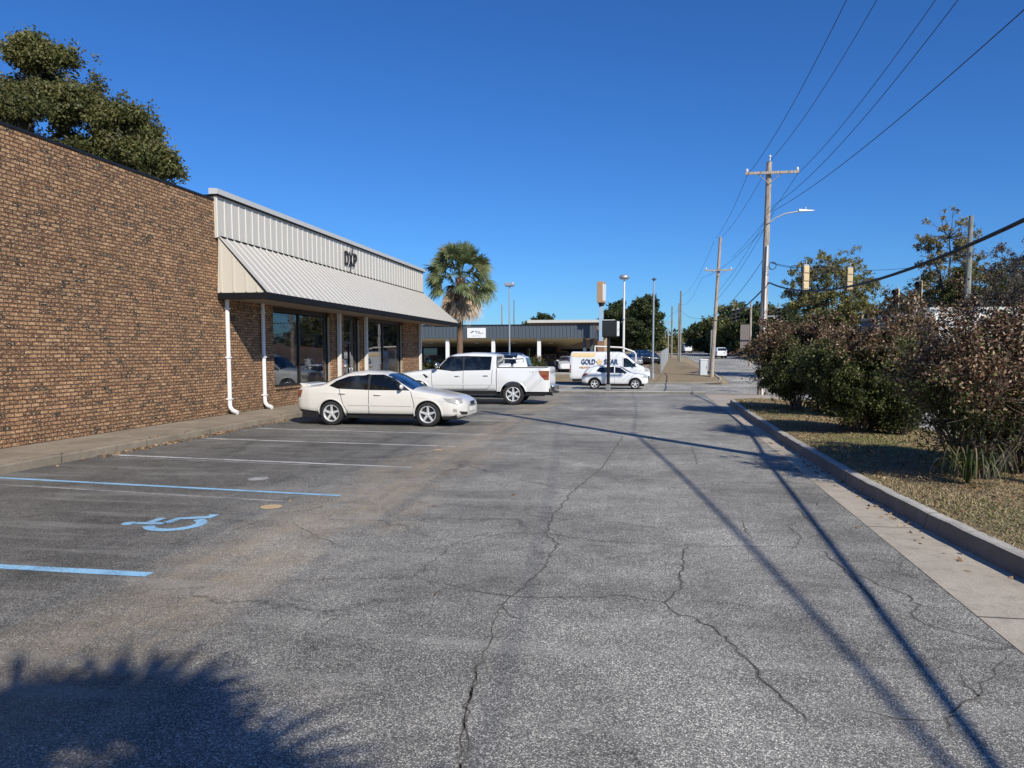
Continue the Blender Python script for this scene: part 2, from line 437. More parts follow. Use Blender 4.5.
# ------------------------------------------------------------------ trees and shrubs
def limb(b, p0, p1, r0, r1, rnd, bend=.12, n=5, seg=6):
    p0, p1 = Vector(p0), Vector(p1); L_ = (p1 - p0).length; pts = []; rs = []
    off = Vector((rnd.uniform(-1, 1), rnd.uniform(-1, 1), rnd.uniform(-.3, .6))) * L_ * bend
    for i in range(n):
        t = i / (n - 1); q = p0.lerp(p1, t) + off * math.sin(PI * t)
        if 0 < i < n - 1: q += Vector((rnd.uniform(-1, 1), rnd.uniform(-1, 1), rnd.uniform(-1, 1))) * L_ * .025
        pts.append(q); rs.append(r0 + (r1 - r0) * t)
    b.tube(pts, rs, seg, caps=False); return pts

def tree(name, label, cat, loc, H, cz, rx, rz_, nclump, nleaf, leaf, cols, rt, seed, group=None, clump=.22, ry=None, twigs=0, shell=.45, mleaf='leaf', lobes=None, bare=0.0, aspect=.55, trunk_h=None, dark_in=.45):
    """trunk, limbs out to every clump, and leaves clustered round the limb ends"""
    rnd = random.Random(seed); rng = np.random.default_rng(seed); ry = ry or rx
    root = empty(name, loc, 0, label, cat, group)
    b = MB(); th = trunk_h or max(cz - rz_ * .75, H * .12)
    tp = limb(b, (0, 0, -.1), (rnd.uniform(-.2, .2), rnd.uniform(-.2, .2), th), rt, rt * .72, rnd, .03, 5, 9)
    mains = []
    for k in range(5):
        w = 2 * PI * k / 5 + rnd.uniform(-.4, .4)
        e = Vector((math.cos(w) * rx * .42, math.sin(w) * ry * .42, cz + rnd.uniform(-.35, .35) * rz_))
        mains.append(limb(b, tp[-1], e, rt * .55, rt * .22, rnd, .14, 6, 7))
    mains.append(limb(b, tp[-1], (0, 0, cz + rz_ * .55), rt * .6, rt * .15, rnd, .06, 6, 7))
    nodes = [p for mm in mains for p in mm[1:]]
    cents = []
    for k in range(nclump):
        if lobes:
            lx, ly, lz, lr, lrz = lobes[k % len(lobes)]
            d = rng.normal(size=3); d /= np.linalg.norm(d); q = d * (rng.uniform(shell, 1) ** .6)
            c = Vector((lx + q[0] * lr, ly + q[1] * lr, lz + q[2] * lrz))
        else:
            d = rng.normal(size=3); d /= np.linalg.norm(d); q = d * (rng.uniform(shell, 1) ** .6)
            c = Vector((q[0] * rx, q[1] * ry, cz + q[2] * rz_ * (1 if q[2] > 0 else .8)))
        cents.append(c)
        nd = min(nodes, key=lambda n_: (n_ - c).length)
        pts = limb(b, nd, c, rt * .14, rt * .03, rnd, .12, 4, 4)
        for _ in range(twigs):
            e = c + Vector((rnd.gauss(0, 1), rnd.gauss(0, 1), rnd.gauss(.3, 1))) * clump * rx * 1.1
            limb(b, pts[-2], e, rt * .04, rt * .012, rnd, .1, 3, 3)
    b.build('trunk', M['bark'], root, recalc=False)
    cents = np.array(cents); wts = rng.uniform(.35, 1.5, nclump)
    if bare: wts *= (rng.uniform(0, 1, nclump) > bare)
    cnt = (wts / wts.sum() * nleaf).astype(int)
    P = []; I = []
    for c, n in zip(cents, cnt):
        if n <= 0: continue
        sub = rng.normal(size=(max(3, n // 28), 3)) * np.array([1, 1, .6]) * clump * rx * .8
        idx = rng.integers(0, len(sub), n)
        p = c + sub[idx] + rng.normal(size=(n, 3)) * clump * rx * .32
        P.append(p); I.append(np.full(n, rng.uniform(-.3, .3)) + rng.uniform(-.08, .08, len(sub))[idx])
    P = np.concatenate(P); I = np.concatenate(I)
    V, Fc = leaf_quads(P, leaf, rng, aspect)
    cc = np.array(cols); n = len(P)
    t = np.clip((rng.uniform(0, 1, n) * .6 + (I + .3) / .6 * .4), 0, .999) * (len(cc) - 1)
    i0 = t.astype(int); f = (t - i0)[:, None]; col = cc[i0] * (1 - f) + cc[np.minimum(i0 + 1, len(cc) - 1)] * f
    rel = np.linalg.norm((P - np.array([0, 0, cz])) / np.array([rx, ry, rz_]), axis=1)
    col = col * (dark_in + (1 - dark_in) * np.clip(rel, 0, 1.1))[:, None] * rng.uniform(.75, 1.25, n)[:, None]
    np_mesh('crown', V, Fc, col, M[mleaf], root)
    return root

OAK = [(.055, .068, .02), (.11, .118, .034), (.18, .172, .055), (.24, .19, .075)]
EVER = [(.03, .045, .018), (.06, .078, .026), (.10, .115, .04)]
FALL = [(.10, .12, .035), (.19, .19, .06), (.29, .25, .09), (.22, .17, .08)]
FADE = [(.16, .16, .07), (.28, .24, .11), (.36, .28, .15)]

def shrub(name, label, loc, rx, ry, h, nleaf, leaf, seed, group, redtop=.5, nstem=26, low_green=True, spread=1.0, lobes=16, base=0.12, dens_low=1.0):
    """multi-stemmed shrub: stems from one crown, leaves thick on the outer twigs, rusty tips above and green below"""
    rnd = random.Random(seed); rng = np.random.default_rng(seed)
    root = empty(name, loc, 0, label, 'shrub', group)
    b = MB(); ends = []
    for k in range(nstem):
        w = rnd.uniform(0, 2 * PI); rr = rnd.uniform(.15, 1) ** .6
        e = Vector((math.cos(w) * rx * rr * .95, math.sin(w) * ry * rr * .95, h * rnd.uniform(.62, 1.0) * (1 - .28 * rr * rr)))
        s0 = Vector((math.cos(w) * rx * .16 * rr, math.sin(w) * ry * .16 * rr, -.03))
        pts = limb(b, s0, e, .016 + .012 * rnd.random(), .004, rnd, .07, 7, 5)
        for q in pts[2:]:
            for _ in range(3):
                e2 = q + Vector((rnd.gauss(0, 1) * rx * .2, rnd.gauss(0, 1) * ry * .2, rnd.uniform(-.05, .3) * h * .35))
                limb(b, q, e2, .005, .002, rnd, .08, 3, 3); ends.append(tuple(e2))
        ends.append(tuple(e))
    b.build('stem', M['stem'], root, recalc=False)
    ends = np.array(ends)
    # leaf clusters fill a lumpy envelope
    K = lobes; lc = []
    for k in range(K):
        w = rnd.uniform(0, 2 * PI); z = rnd.uniform(.12, .9)
        lc.append((math.cos(w) * rx * .62, math.sin(w) * ry * .62, z * h))
    lc = np.array(lc)
    n = nleaf; src = rng.random(n)
    iA = rng.integers(0, len(ends), n); iB = rng.integers(0, K, n)
    sub = rng.normal(size=(K * 26, 3)) * np.array([rx * .26, ry * .26, h * .13])
    iS = iB * 26 + rng.integers(0, 26, n)
    P = np.where((src < .5)[:, None], ends[iA] + rng.normal(size=(n, 3)) * .085, lc[iB] + sub[iS] + rng.normal(size=(n, 3)) * .06)
    # keep inside the bush envelope
    u = P[:, 2] / h; rad = np.sqrt((P[:, 0] / rx) ** 2 + (P[:, 1] / ry) ** 2)
    env = np.interp(u, [0, .06, .3, .6, .85, 1.02, 1.2], [.25, .48, .88, 1.08, .95, .75, .5])
    lump = 1 + .16 * np.sin(P[:, 0] * 4.1 + seed) * np.cos(P[:, 1] * 3.7 + seed * 2) + .10 * np.sin(P[:, 2] * 6 + seed)
    keep = (rad < env * lump * rng.uniform(.86, 1.1, n)) & (P[:, 2] > base * rng.uniform(.4, 1.6, n)) & (u < 1.2)
    if dens_low < 1: keep &= (rng.random(n) < np.interp(u, [0, .25, .5], [dens_low * .5, dens_low, 1]))
    P = P[keep]; n = len(P); u = P[:, 2] / h; rad = rad[keep]
    V, Fc = leaf_quads(P, leaf, rng, .5)
    g1, g2, g3 = np.array((.03, .042, .012)), np.array((.08, .10, .026)), np.array((.26, .26, .085))
    r1, r2, r3 = np.array((.06, .032, .019)), np.array((.21, .11, .055)), np.array((.80, .60, .40))  # last tone is a sunlit glint painted into some rusty leaves
    t = rng.random(n)[:, None]
    gr = np.where(t < .7, g1 + (g2 - g1) * t / .7, g2 + (g3 - g2) * (t - .7) / .3)
    rd = np.where(t < .65, r1 + (r2 - r1) * t / .65, r2 + (r3 - r2) * (t - .65) / .35)
    patch = np.sin(P[:, 0] * 2.7 + seed * 1.7) * .5 + np.sin(P[:, 1] * 3.1 + seed) * .3 + rng.normal(size=n) * .35
    isred = (((u - (1 - redtop)) * 2.6 + patch * .55) > 0) & (rng.random(n) < .84)
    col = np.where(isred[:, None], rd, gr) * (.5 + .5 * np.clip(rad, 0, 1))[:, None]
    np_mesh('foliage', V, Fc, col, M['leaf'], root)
    return root

def palm(name, label, loc, trunk_h, rad, seed, nf=46, ndead=26, group=None, rt=.2, leafn=24):
    rnd = random.Random(seed)
    root = empty(name, loc, 0, label, 'palm tree', group)
    b = MB(); pts = []; rs = []
    n = 26
    for i in range(n):
        t = i / (n - 1); pts.append((math.sin(t * 1.3) * .12, math.cos(t * 2) * .05 - .05, t * trunk_h - .05)); rs.append(rt * (1.25 - .3 * min(1, t * 4) + .06 * math.sin(i * 2.1) + (.25 if t > .9 else 0)))
    b.tube(pts, rs, 12)
    top = Vector(pts[-1])
    # old leaf bases
    for k in range(60):
        w = k * 2.4; z = trunk_h - .1 - k * .028; r0 = rt * 1.1
        p = Vector((top.x + math.cos(w) * r0, top.y + math.sin(w) * r0, z)); q = p + Vector((math.cos(w) * .13, math.sin(w) * .13, .2))
        b.tube([p, q], [.045, .02], 5)
    b.build('trunk', M['palmbark'], root, recalc=False)
    def frond(elev, az, plen, flen, hang, dead, V, Fc, cols):
        d = Vector((math.cos(az) * math.cos(elev), math.sin(az) * math.cos(elev), math.sin(elev)))
        s0 = top + Vector((0, 0, -.05)); side = d.cross(Vector((0, 0, 1)))
        side = side.normalized() if side.length > 1e-3 else Vector((1, 0, 0))
        upv = side.cross(d).normalized()
        hub = s0 + d * plen + Vector((0, 0, -hang * plen * .35))
        def strip(pts_, ws, c):
            base = len(V)
            for p, (sv, w_) in zip(pts_, ws):
                V.append(tuple(p - sv * w_)); V.append(tuple(p + sv * w_))
            for i in range(len(pts_) - 1):
                Fc.append((base + 2 * i, base + 2 * i + 1, base + 2 * i + 3, base + 2 * i + 2)); cols.append(c)
        pc = (.14, .15, .05) if not dead else (.26, .17, .09)
        strip([s0, s0.lerp(hub, .5) + Vector((0, 0, .04)), hub], [(side, .022), (side, .018), (side, .014)], pc)
        dd = (hub - s0).normalized(); ro = rnd.uniform(-1.25, 1.25); side, upv = side * math.cos(ro) + upv * math.sin(ro), upv * math.cos(ro) - side * math.sin(ro)
        for j in range(leafn):
            t = (j + .5) / leafn * 2 - 1; a = t * (1.75 if not dead else 1.2)
            ld = (dd * math.cos(a) + side * math.sin(a)) + upv * rnd.uniform(-.08, .12) - Vector((0, 0, .12 * hang))
            # costa folds back
            ld = ld.normalized(); ll = flen * (1 - .25 * abs(t)) * rnd.uniform(.85, 1.08)
            sg = 4 ; pts_ = []; ws = []
            per = ld.cross(upv); per = per.normalized() if per.length > 1e-3 else side
            start = hub - dd * (.16 * (1 - abs(t)))
            for i in range(sg + 1):
                u = i / sg; pts_.append(start + ld * ll * u + Vector((0, 0, -1)) * ll * (u ** 2.6) * (.16 + hang * .55) * rnd.uniform(.8, 1.2))
                ws.append((per, (.042 * (1 - u) ** .55 + .004) * (1 + flen * .25)))
            v = rnd.random()
            c = (.09 + .15 * v, .12 + .16 * v, .05 + .07 * v) if not dead else (.36 + .28 * v, .27 + .23 * v, .18 + .16 * v)
            if not dead and rnd.random() < .08: c = (.24, .18, .08)
            strip(pts_, ws, c)
    V, Fc, cols = [], [], []
    for k in range(nf):
        t = k / nf; el = R(82 - 104 * t + rnd.uniform(-8, 8)); az = k * 2.39996 + rnd.uniform(-.2, .2)
        frond(el, az, rad * rnd.uniform(.45, .68), rad * rnd.uniform(.32, .42), max(0, t * .45), False, V, Fc, cols)
    np_mesh('fronds', np.array(V), np.array(Fc), np.array(cols), M['leaf'], root)
    V, Fc, cols = [], [], []
    for k in range(ndead):
        el = R(rnd.uniform(-72, -15)); az = k * 2.39996 + 1
        frond(el, az, rad * rnd.uniform(.25, .5), rad * rnd.uniform(.28, .4), .9, True, V, Fc, cols)
    if ndead: np_mesh('dead_fronds', np.array(V), np.array(Fc), np.array(cols), M['dryleaf'], root)
    return root

# ------------------------------------------------------------------ vehicles
def curve(pts, smooth=.10):
    xs = np.array([p[0] for p in pts]); zs = np.array([p[1] for p in pts]); o = np.argsort(xs); xs, zs = xs[o], zs[o]
    X = np.linspace(xs[0] - smooth * 2, xs[-1] + smooth * 2, 900); Z = np.interp(X, xs, zs)
    k = max(1, int(smooth / (X[1] - X[0]))); ker = np.hanning(2 * k + 3); ker /= ker.sum()
    Zs = np.convolve(np.pad(Z, k + 1, mode='edge'), ker, 'valid')
    return lambda x: float(np.interp(x, X, Zs))

class Car:
    """body surface of a vehicle as a lofted skin: x forward, y left, z up, centred on the ground"""
    def __init__(s, sp):
        s.sp = sp; sm = sp.get('smooth', .10)
        s.top = curve(sp['top'], sm); s.belt = curve(sp['belt'], sm); s.W = curve(sp['W'], .05); s.sill = curve(sp['sill'], .06)
        s.tum = sp.get('tumble', .16)
    def n(s, h): return float(np.interp(h, [0, .12, .4], [2.4, 2.6, s.sp.get('square', 4.5)]))
    def yb(s, x, z):
        B, S = s.belt(x), s.sill(x); u = (z - S) / max(.05, B - S)
        k = 1 - .045 * ((u - .55) / .5) ** 2
        if u < .15: k -= .10 * (.15 - u) / .15
        k += .008 * math.exp(-((u - .86) / .05) ** 2)
        return s.W(x) * k
    def y(s, x, z):
        B = s.belt(x)
        if z <= B: return s.yb(x, z)
        h = max(.005, s.top(x) - B); q = min(.9999, (z - B) / h); n = s.n(h)
        return s.yb(x, B) * (1 - q ** n) ** (1 / n) * (1 - s.tum * (z - B))
    def topp(s, x, th):
        B = s.belt(x); h = max(.005, s.top(x) - B); n = s.n(h)
        z = B + h * max(0, math.sin(th)) ** (2 / n); cth = math.cos(th)
        y = s.yb(x, B) * abs(cth) ** (2 / n) * (1 - s.tum * (z - B)) * (1 if cth >= 0 else -1)
        return (x, y, z)
    def bottom(s, x):
        z = s.sill(x)
        for ax in s.sp['axles']:
            d = abs(x - ax); Ra = s.sp['arch']
            if d < Ra: z = max(z, s.sp['wr'] + .0 + math.sqrt(Ra * Ra - d * d) * 1.0)
        return min(z, s.belt(x) - .04)
    def shell(s, parent, m):
        x0, x1 = s.sp.get('xr', (-s.sp['L'] / 2, s.sp['L'] / 2))
        xs = set(np.round(np.linspace(x0, x1, 110), 4))
        for ax in s.sp['axles']:
            for t in np.linspace(-1, 1, 31):
                q = ax + s.sp['arch'] * math.sin(t * PI / 2)
                if x0 < q < x1: xs.add(round(q, 4))
            for e in (-1, 1):
                q = ax + e * (s.sp['arch'] + .0015)
                if x0 < q < x1: xs.add(round(q, 4))
        xs = sorted(xs); P = []
        for x in xs:
            zb = s.bottom(x); B = s.belt(x); row = []
            side = [(x, s.yb(x, zb + (B - zb) * t), zb + (B - zb) * t) for t in np.linspace(0, 1, 12)]
            arc = [s.topp(x, PI / 2 * t) for t in np.linspace(0, 1, 18)[1:]]
            half = side + arc
            row = half + [(p[0], -p[1], p[2]) for p in half[-2::-1]]
            P.append(row)
        b = MB(); b.grid(P); 
        for row in (P[0], P[-1]):
            c = (row[0][0], 0, (row[0][2] + row[11][2]) / 2)
            b.add(list(row) + [c], [(i, i + 1, len(row)) for i in range(len(row) - 1)] + [(len(row) - 1, 0, len(row))], False)
        o = b.build('body', m, parent)
        import bmesh
        bm = bmesh.new(); bm.from_mesh(o.data); bmesh.ops.remove_doubles(bm, verts=bm.verts, dist=.0005); bmesh.ops.recalc_face_normals(bm, faces=bm.faces); bm.to_mesh(o.data); bm.free()
        return o
    def patch(s, name, poly, m, parent, sides=(1, -1), off=.006, nz=10, nx=14, label=None):
        out = []
        zs = [p[1] for p in poly]; z0, z1 = min(zs) + 1e-4, max(zs) - 1e-4
        zr = sorted(set(list(np.linspace(z0, z1, nz)) + [min(max(p[1], z0), z1) for p in poly]))
        for sd in sides:
            b = MB(); rows = []
            for z in zr:
                xs = []
                for i in range(len(poly)):
                    (xa, za), (xb, zb_) = poly[i], poly[(i + 1) % len(poly)]
                    if (za - z) * (zb_ - z) <= 0 and abs(za - zb_) > 1e-9: xs.append(xa + (xb - xa) * (z - za) / (zb_ - za))
                a, c = min(xs), max(xs)
                rows.append([(a + (c - a) * t, sd * (s.y(a + (c - a) * t, z) + off), z) for t in np.linspace(0, 1, nx)])
            b.grid(rows); out.append(b.build(name, m, parent, label=label))
        return out
    def line(s, name, pts, w, m, parent, sides=(1, -1), off=.004):
        for sd in sides:
            b = MB(); row = []
            dens = []
            for (xa, za), (xb, zb_) in zip(pts[:-1], pts[1:]):
                k = max(2, int(math.hypot(xb - xa, zb_ - za) / .04))
                dens += [(xa + (xb - xa) * t / k, za + (zb_ - za) * t / k) for t in range(k)]
            dens.append(pts[-1]); P = []
            for i, (x, z) in enumerate(dens):
                a = dens[max(0, i - 1)]; c = dens[min(len(dens) - 1, i + 1)]; dx, dz = c[0] - a[0], c[1] - a[1]; l = math.hypot(dx, dz) or 1
                nx_, nz_ = -dz / l * w / 2, dx / l * w / 2
                P.append([(x - nx_, sd * (s.y(x - nx_, z - nz_) + off), z - nz_), (x + nx_, sd * (s.y(x + nx_, z + nz_) + off), z + nz_)])
            b.grid(P); b.build(name, m, parent)
    def screen(s, name, x0, x1, frac, m, parent, off=.006, f1=None, n=12):
        f1 = f1 or frac; P = []
        for t in np.linspace(0, 1, n):
            x = x0 + (x1 - x0) * t; h = max(.005, s.top(x) - s.belt(x)); fr = frac + (f1 - frac) * t
            th = math.acos(min(1, fr ** (s.n(h) / 2))); row = []
            sl = s.top(x + .02) - s.top(x - .02); nx_ = -sl / math.hypot(sl, .04)
            for q in np.linspace(th, PI - th, 15):
                p = s.topp(x, q); row.append((p[0] + nx_ * off, p[1], p[2] + off))
            P.append(row)
        b = MB(); b.grid(P); return b.build(name, m, parent)

def wheel(parent, x, y, R_, w, side, spokes, rimr, name='wheel', split=False):
    """tyre, rim with spokes; side = +1 when its face looks to +y"""
    e = empty(name, (x, y, R_)); e.parent = parent
    b = MB(); h = w / 2
    b.lathe([(rimr, -h * .9), (R_ - .03, -h), (R_ - .006, -h * .8), (R_, -h * .4), (R_, h * .4), (R_ - .006, h * .8), (R_ - .03, h), (rimr + .01, h * .92), (rimr, h * .7)], 36, 'Y')
    b.build('tyre', M['tyre'], e)
    b = MB(); f = side * h
    b.lathe([(rimr + .004, f * .88), (rimr - .012, f * .95), (rimr - .022, f * .8), (rimr - .03, f * .2)], 36, 'Y')
    hub = rimr * .2
    b.lathe([(0.001, f * .82), (hub * .6, f * .82), (hub, f * .7), (hub, f * .2)], 18, 'Y')
    for k in range(spokes):
        a0 = 2 * PI * k / spokes + PI / 2
        for da in ((-.13, .13) if split else (0,)):
            a = a0 + da; a_in = a0 + da * .6; wd0 = rimr * (.10 if split else .17); wd1 = rimr * (.07 if split else .13)
            def P_(r, an, o_, yy): return (r * math.cos(an) - o_ * math.sin(an), yy, r * math.sin(an) + o_ * math.cos(an))
            r0, r1 = hub * .7, rimr - .01
            A = [P_(r0, a_in, -wd0, f * .5), P_(r0, a_in, wd0, f * .5), P_(r0, a_in, wd0 * .7, f * .78), P_(r0, a_in, -wd0 * .7, f * .78)]
            B_ = [P_(r1, a, -wd1, f * .6), P_(r1, a, wd1, f * .6), P_(r1, a, wd1 * .7, f * .86), P_(r1, a, -wd1 * .7, f * .86)]
            b.hull(A, B_)
    b.build('rim', M['rim'], e)
    b = MB(); b.lathe([(0.001, f * .25), (rimr - .012, f * .25)], 28, 'Y'); b.build('brake_disc', M['plastic'], e)
    return e

def mirror(car, x, z, m, parent, s=1.0):
    for sd in (1, -1):
        yy = car.y(x, z); b = MB(); prof = []
        P = []
        for i in range(9):
            a = PI * i / 8; row = []
            for j in range(12):
                c = 2 * PI * j / 12; row.append((x + .05 * s * math.cos(c) * math.sin(a) + .02, sd * (yy + .10 * s + .095 * s * math.cos(a)), z + .065 * s + .062 * s * math.sin(c) * math.sin(a) ** .7))
            P.append(row + [row[0]])
        b.grid(P); b.box(x - .02, x + .03, min(sd * (yy - .02), sd * (yy + .06)), max(sd * (yy - .02), sd * (yy + .06)), z, z + .03)
        b.build('door_mirror', m, parent)

def make_car(name, label, cat, loc, rz, sp, group=None):
    root = empty(name, loc, rz, label, cat, group); c = Car(sp); pm = sp['paint']; Wd = max(p[1] for p in sp['W'])
    c.shell(root, pm)
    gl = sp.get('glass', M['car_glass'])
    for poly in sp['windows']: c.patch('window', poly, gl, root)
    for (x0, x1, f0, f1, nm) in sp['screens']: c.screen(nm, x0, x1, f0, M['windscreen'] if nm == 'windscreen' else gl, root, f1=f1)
    for poly in sp.get('headlights', []): c.patch('headlight', poly, M['lamp'], root, off=.008)
    for poly in sp.get('taillights', []): c.patch('taillight', poly, sp.get('tailmat', M['red']), root, off=.008)
    for poly in sp.get('trim', []): c.patch('trim', poly, M['plastic'], root, off=.005)
    if sp.get('fine', True):
        for ln in sp.get('seams', []): c.line('door_seam', ln, .014, M['plastic'], root)
        for (x, z) in sp.get('handles', []):
            for sd in (1, -1):
                yy = c.y(x, z); b = MB(); b.tube([(x - .10, sd * (yy - .004), z), (x - .08, sd * (yy + .025), z), (x + .08, sd * (yy + .025), z), (x + .10, sd * (yy - .004), z)], .013, 6)
                b.build('door_handle', sp.get('handlemat', pm), root)
    if 'mirror' in sp: mirror(c, sp['mirror'][0], sp['mirror'][1], sp.get('mirmat', pm), root, sp.get('mirs', 1.0))
    # arch lips
    for ax in sp['axles']:
        for sd in (1, -1):
            P = []
            for t in np.linspace(R(-8), R(188), 34):
                row = []
                for (dr, oo) in ((0.0, -.05), (0.0, .012), (.028, .014), (.045, .002)):
                    rr = sp['arch'] + dr - .004; x = ax + rr * math.cos(t); z = sp['wr'] + rr * math.sin(t)
                    zc = max(z, c.sill(ax) - .02); xx = min(max(x, -sp['L'] / 2 + .02), sp['L'] / 2 - .02)
                    row.append((xx, sd * (c.yb(xx, min(zc, c.belt(xx) - .02)) + oo), zc))
                P.append(row)
            b = MB(); b.grid(P); b.build('wheel_arch', sp.get('archmat', pm), root)
            b = MB(); P = [[(ax + (sp['arch'] + .01) * math.cos(t), sd * (Wd - q), sp['wr'] + (sp['arch'] + .01) * math.sin(t)) for q in (.05, .42)] for t in np.linspace(0, PI, 20)]
            b.grid(P); b.add([(ax - sp['arch'], sd * (Wd - .4), .2), (ax + sp['arch'], sd * (Wd - .4), .2), (ax + sp['arch'], sd * (Wd - .4), sp['wr'] + sp['arch']), (ax - sp['arch'], sd * (Wd - .4), sp['wr'] + sp['arch'])], [(0, 1, 2, 3)])
            b.build('wheel_well', M['dark'], root)
    b = MB(); hl = sp['L'] / 2
    b.box(-hl + .25, hl - .28, -(Wd - .42), Wd - .42, sp['clear'], sp['clear'] + .25)
    for a0, a1 in zip([-hl + .2] + [a + sp['arch'] + .02 for a in sorted(sp['axles'])], [a - sp['arch'] - .02 for a in sorted(sp['axles'])] + [hl - .25]):
        if a1 > a0: b.box(a0, a1, -(Wd - .1), Wd - .1, sp['clear'] + .02, sp['clear'] + .2)
    b.build('underbody', M['dark'], root)
    for ax in sp['axles']:
        for sd in (1, -1): wheel(root, ax, sd * (Wd - .02 - sp['ww'] / 2), sp['wr'], sp['ww'], sd, sp.get('spokes', 5), sp['rimr'], split=sp.get('split', False))
    return root, c
# ================================================================== GROUND
rnd = random.Random(7)
kx_pts = [(-30, 9.5), (-2, 6.2), (3, 3.95), (5, 3.58), (7.3, 3.3), (8.8, 3.2), (11.5, 3.1), (17, 3.12), (22, 3.22), (26.4, 3.35), (30, 3.5)]
def kx(y): return float(np.interp(y, [a for a, b in kx_pts], [b for a, b in kx_pts]))
def sx_(y): return float(np.interp(y, [-30, 0, 5.5, 10, 19, 38], [2.3, 2.42, 2.5, 2.6, 2.8, 3.15]))

def big_ground():
    ys = sorted({-400, -100, -30} | {a for a, b in ZB if a > -400})
    xs = [-900, -300, -120, -60, -30, -12, 0, 7, 21, 40, 90, 200, 500, 900]
    b = MB(); b.grid([[(x, y, zt(y) - .012) for x in xs] for y in ys], smooth=False)
    return b.build('ground', M['field'], kind='structure')
big_ground()
sheet('parking_lot', -14, sx_, -30, 37.0, .0, M['asphalt'], step=2)
sheet('gutter_pan', sx_, lambda y: kx(y) + .02, -30, 30, .004, M['gutter'], step=.5)
sheet('driveway_apron', sx_, 6.9, 30.0, 37.0, .004, M['apron'], step=1)
sheet('driveway_mouth', -20, 6.9, 42.5, 46.2, .002, M['apron'])
sheet('cross_street', -60, 6.9, 46.2, 59.0, .004, M['street'])
se = lambda y: float(np.interp(y, [-60, 60, 165, 420], [6.9, 6.9, 9.2, 9.2])); sr = lambda y: float(np.interp(y, [-60, 44, 64, 420], [20.5, 20.5, 17.5, 17.5]))
sheet('main_street', se, sr, -60, 420, .006, M['street'], step=6)
sheet('cross_street_far_side', 20.5, 120, 44, 60, .004, M['street'])
sheet('bank_forecourt', -60, -4.2, 66.5, 100, .004, M['street'])
# kerb by the verge: rounded section swept along its line
def sweep_kerb(name, pts, w, h, m, base=0.0):
    b = MB(); P = []
    for i, (x, y) in enumerate(pts):
        a = pts[max(0, i - 1)]; c = pts[min(len(pts) - 1, i + 1)]; dx, dy = c[0] - a[0], c[1] - a[1]; l = math.hypot(dx, dy); nx_, ny_ = dy / l, -dx / l
        z = zt(y) + base + .006 * math.sin(i * 1.9) * math.sin(i * .37); x += .006 * math.sin(i * 2.3)
        P.append([(x + nx_ * o, y + ny_ * o, z + hh) for o, hh in ((-.03, -.02), (-.0, h * .55), (.012, h * .95), (.05, h), (w - .03, h), (w, h - .02), (w, -.02))])
    b.grid(P, smooth=False)
    b.add(P[0], [tuple(range(7))]); b.add(P[-1], [tuple(range(7))])
    return b.build(name, m, kind='structure')
kp = [(kx(y), y) for y in list(np.arange(-12, 29.6, .25)) + [29.8]]
kp += [(3.62, 30.1), (3.85, 30.3), (4.3, 30.42), (6.6, 30.5)]
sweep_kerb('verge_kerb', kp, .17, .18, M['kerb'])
# verge, slightly crowned, behind that kerb
b = MB(); P = []
for y in np.arange(-12, 30.3, .3):
    row = []
    for t in np.linspace(0, 1, 16):
        x = kx(min(y, 29.9)) + .13 + (6.75 - kx(min(y, 29.9)) - .13) * t
        row.append((x, y, .165 + .06 * math.sin(PI * t) + .018 * math.sin(x * 3.1 + y * 1.7) * math.sin(PI * t) - .05 * t))
    P.append(row)
b.grid(P); b.build('grass_verge', M['verge'], kind='structure')
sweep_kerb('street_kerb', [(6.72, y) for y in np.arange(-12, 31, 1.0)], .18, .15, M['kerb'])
# strip across the end of the lot
def strip(name, x0, x1, y0, y1, h, m):
    b = MB(); ys = sorted({y0, y1} | {a for a, q in ZB if y0 < a < y1})
    b.grid([[(x0, y, zt(y) + h + .05 * math.sin((y - y0) / (y1 - y0) * PI)) for x0 in np.linspace(x0, x1, 20)] for y in ys])
    return b.build(name, m, kind='structure')
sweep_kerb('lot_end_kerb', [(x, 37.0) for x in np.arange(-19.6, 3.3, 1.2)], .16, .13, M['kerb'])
strip('end_verge', -20, 3.1, 37.12, 42.5, .15, M['verge'])
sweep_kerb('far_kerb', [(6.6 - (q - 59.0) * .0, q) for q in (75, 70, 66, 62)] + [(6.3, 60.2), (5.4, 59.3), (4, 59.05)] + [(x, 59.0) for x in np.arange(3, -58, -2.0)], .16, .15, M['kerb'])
strip('corner_verge', -4.2, 6.4, 59.2, 150, .06, M['verge'])
strip('forecourt_verge', -60, -4.3, 59.2, 66.5, .05, M['verge'])
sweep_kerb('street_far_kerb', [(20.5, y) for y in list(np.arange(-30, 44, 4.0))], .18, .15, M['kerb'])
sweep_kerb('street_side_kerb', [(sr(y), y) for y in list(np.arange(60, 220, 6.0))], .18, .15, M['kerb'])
# bank of bare earth and footpath beside the far street
b = MB(); ys = [60, 75, 100, 125, 150, 185, 220]
b.grid([[(sr(y) + .2 + o, y, zt(y) + hz) for o, hz in ((0, .1), (1.4, .14), (2.6, .8), (5, 1.7), (12, 2.2), (60, 2.6))] for y in ys]); b.build('earth_bank', simple('bare_earth', (.20, .12, .07), .95, 0, .3, .8, local=False), kind='structure')

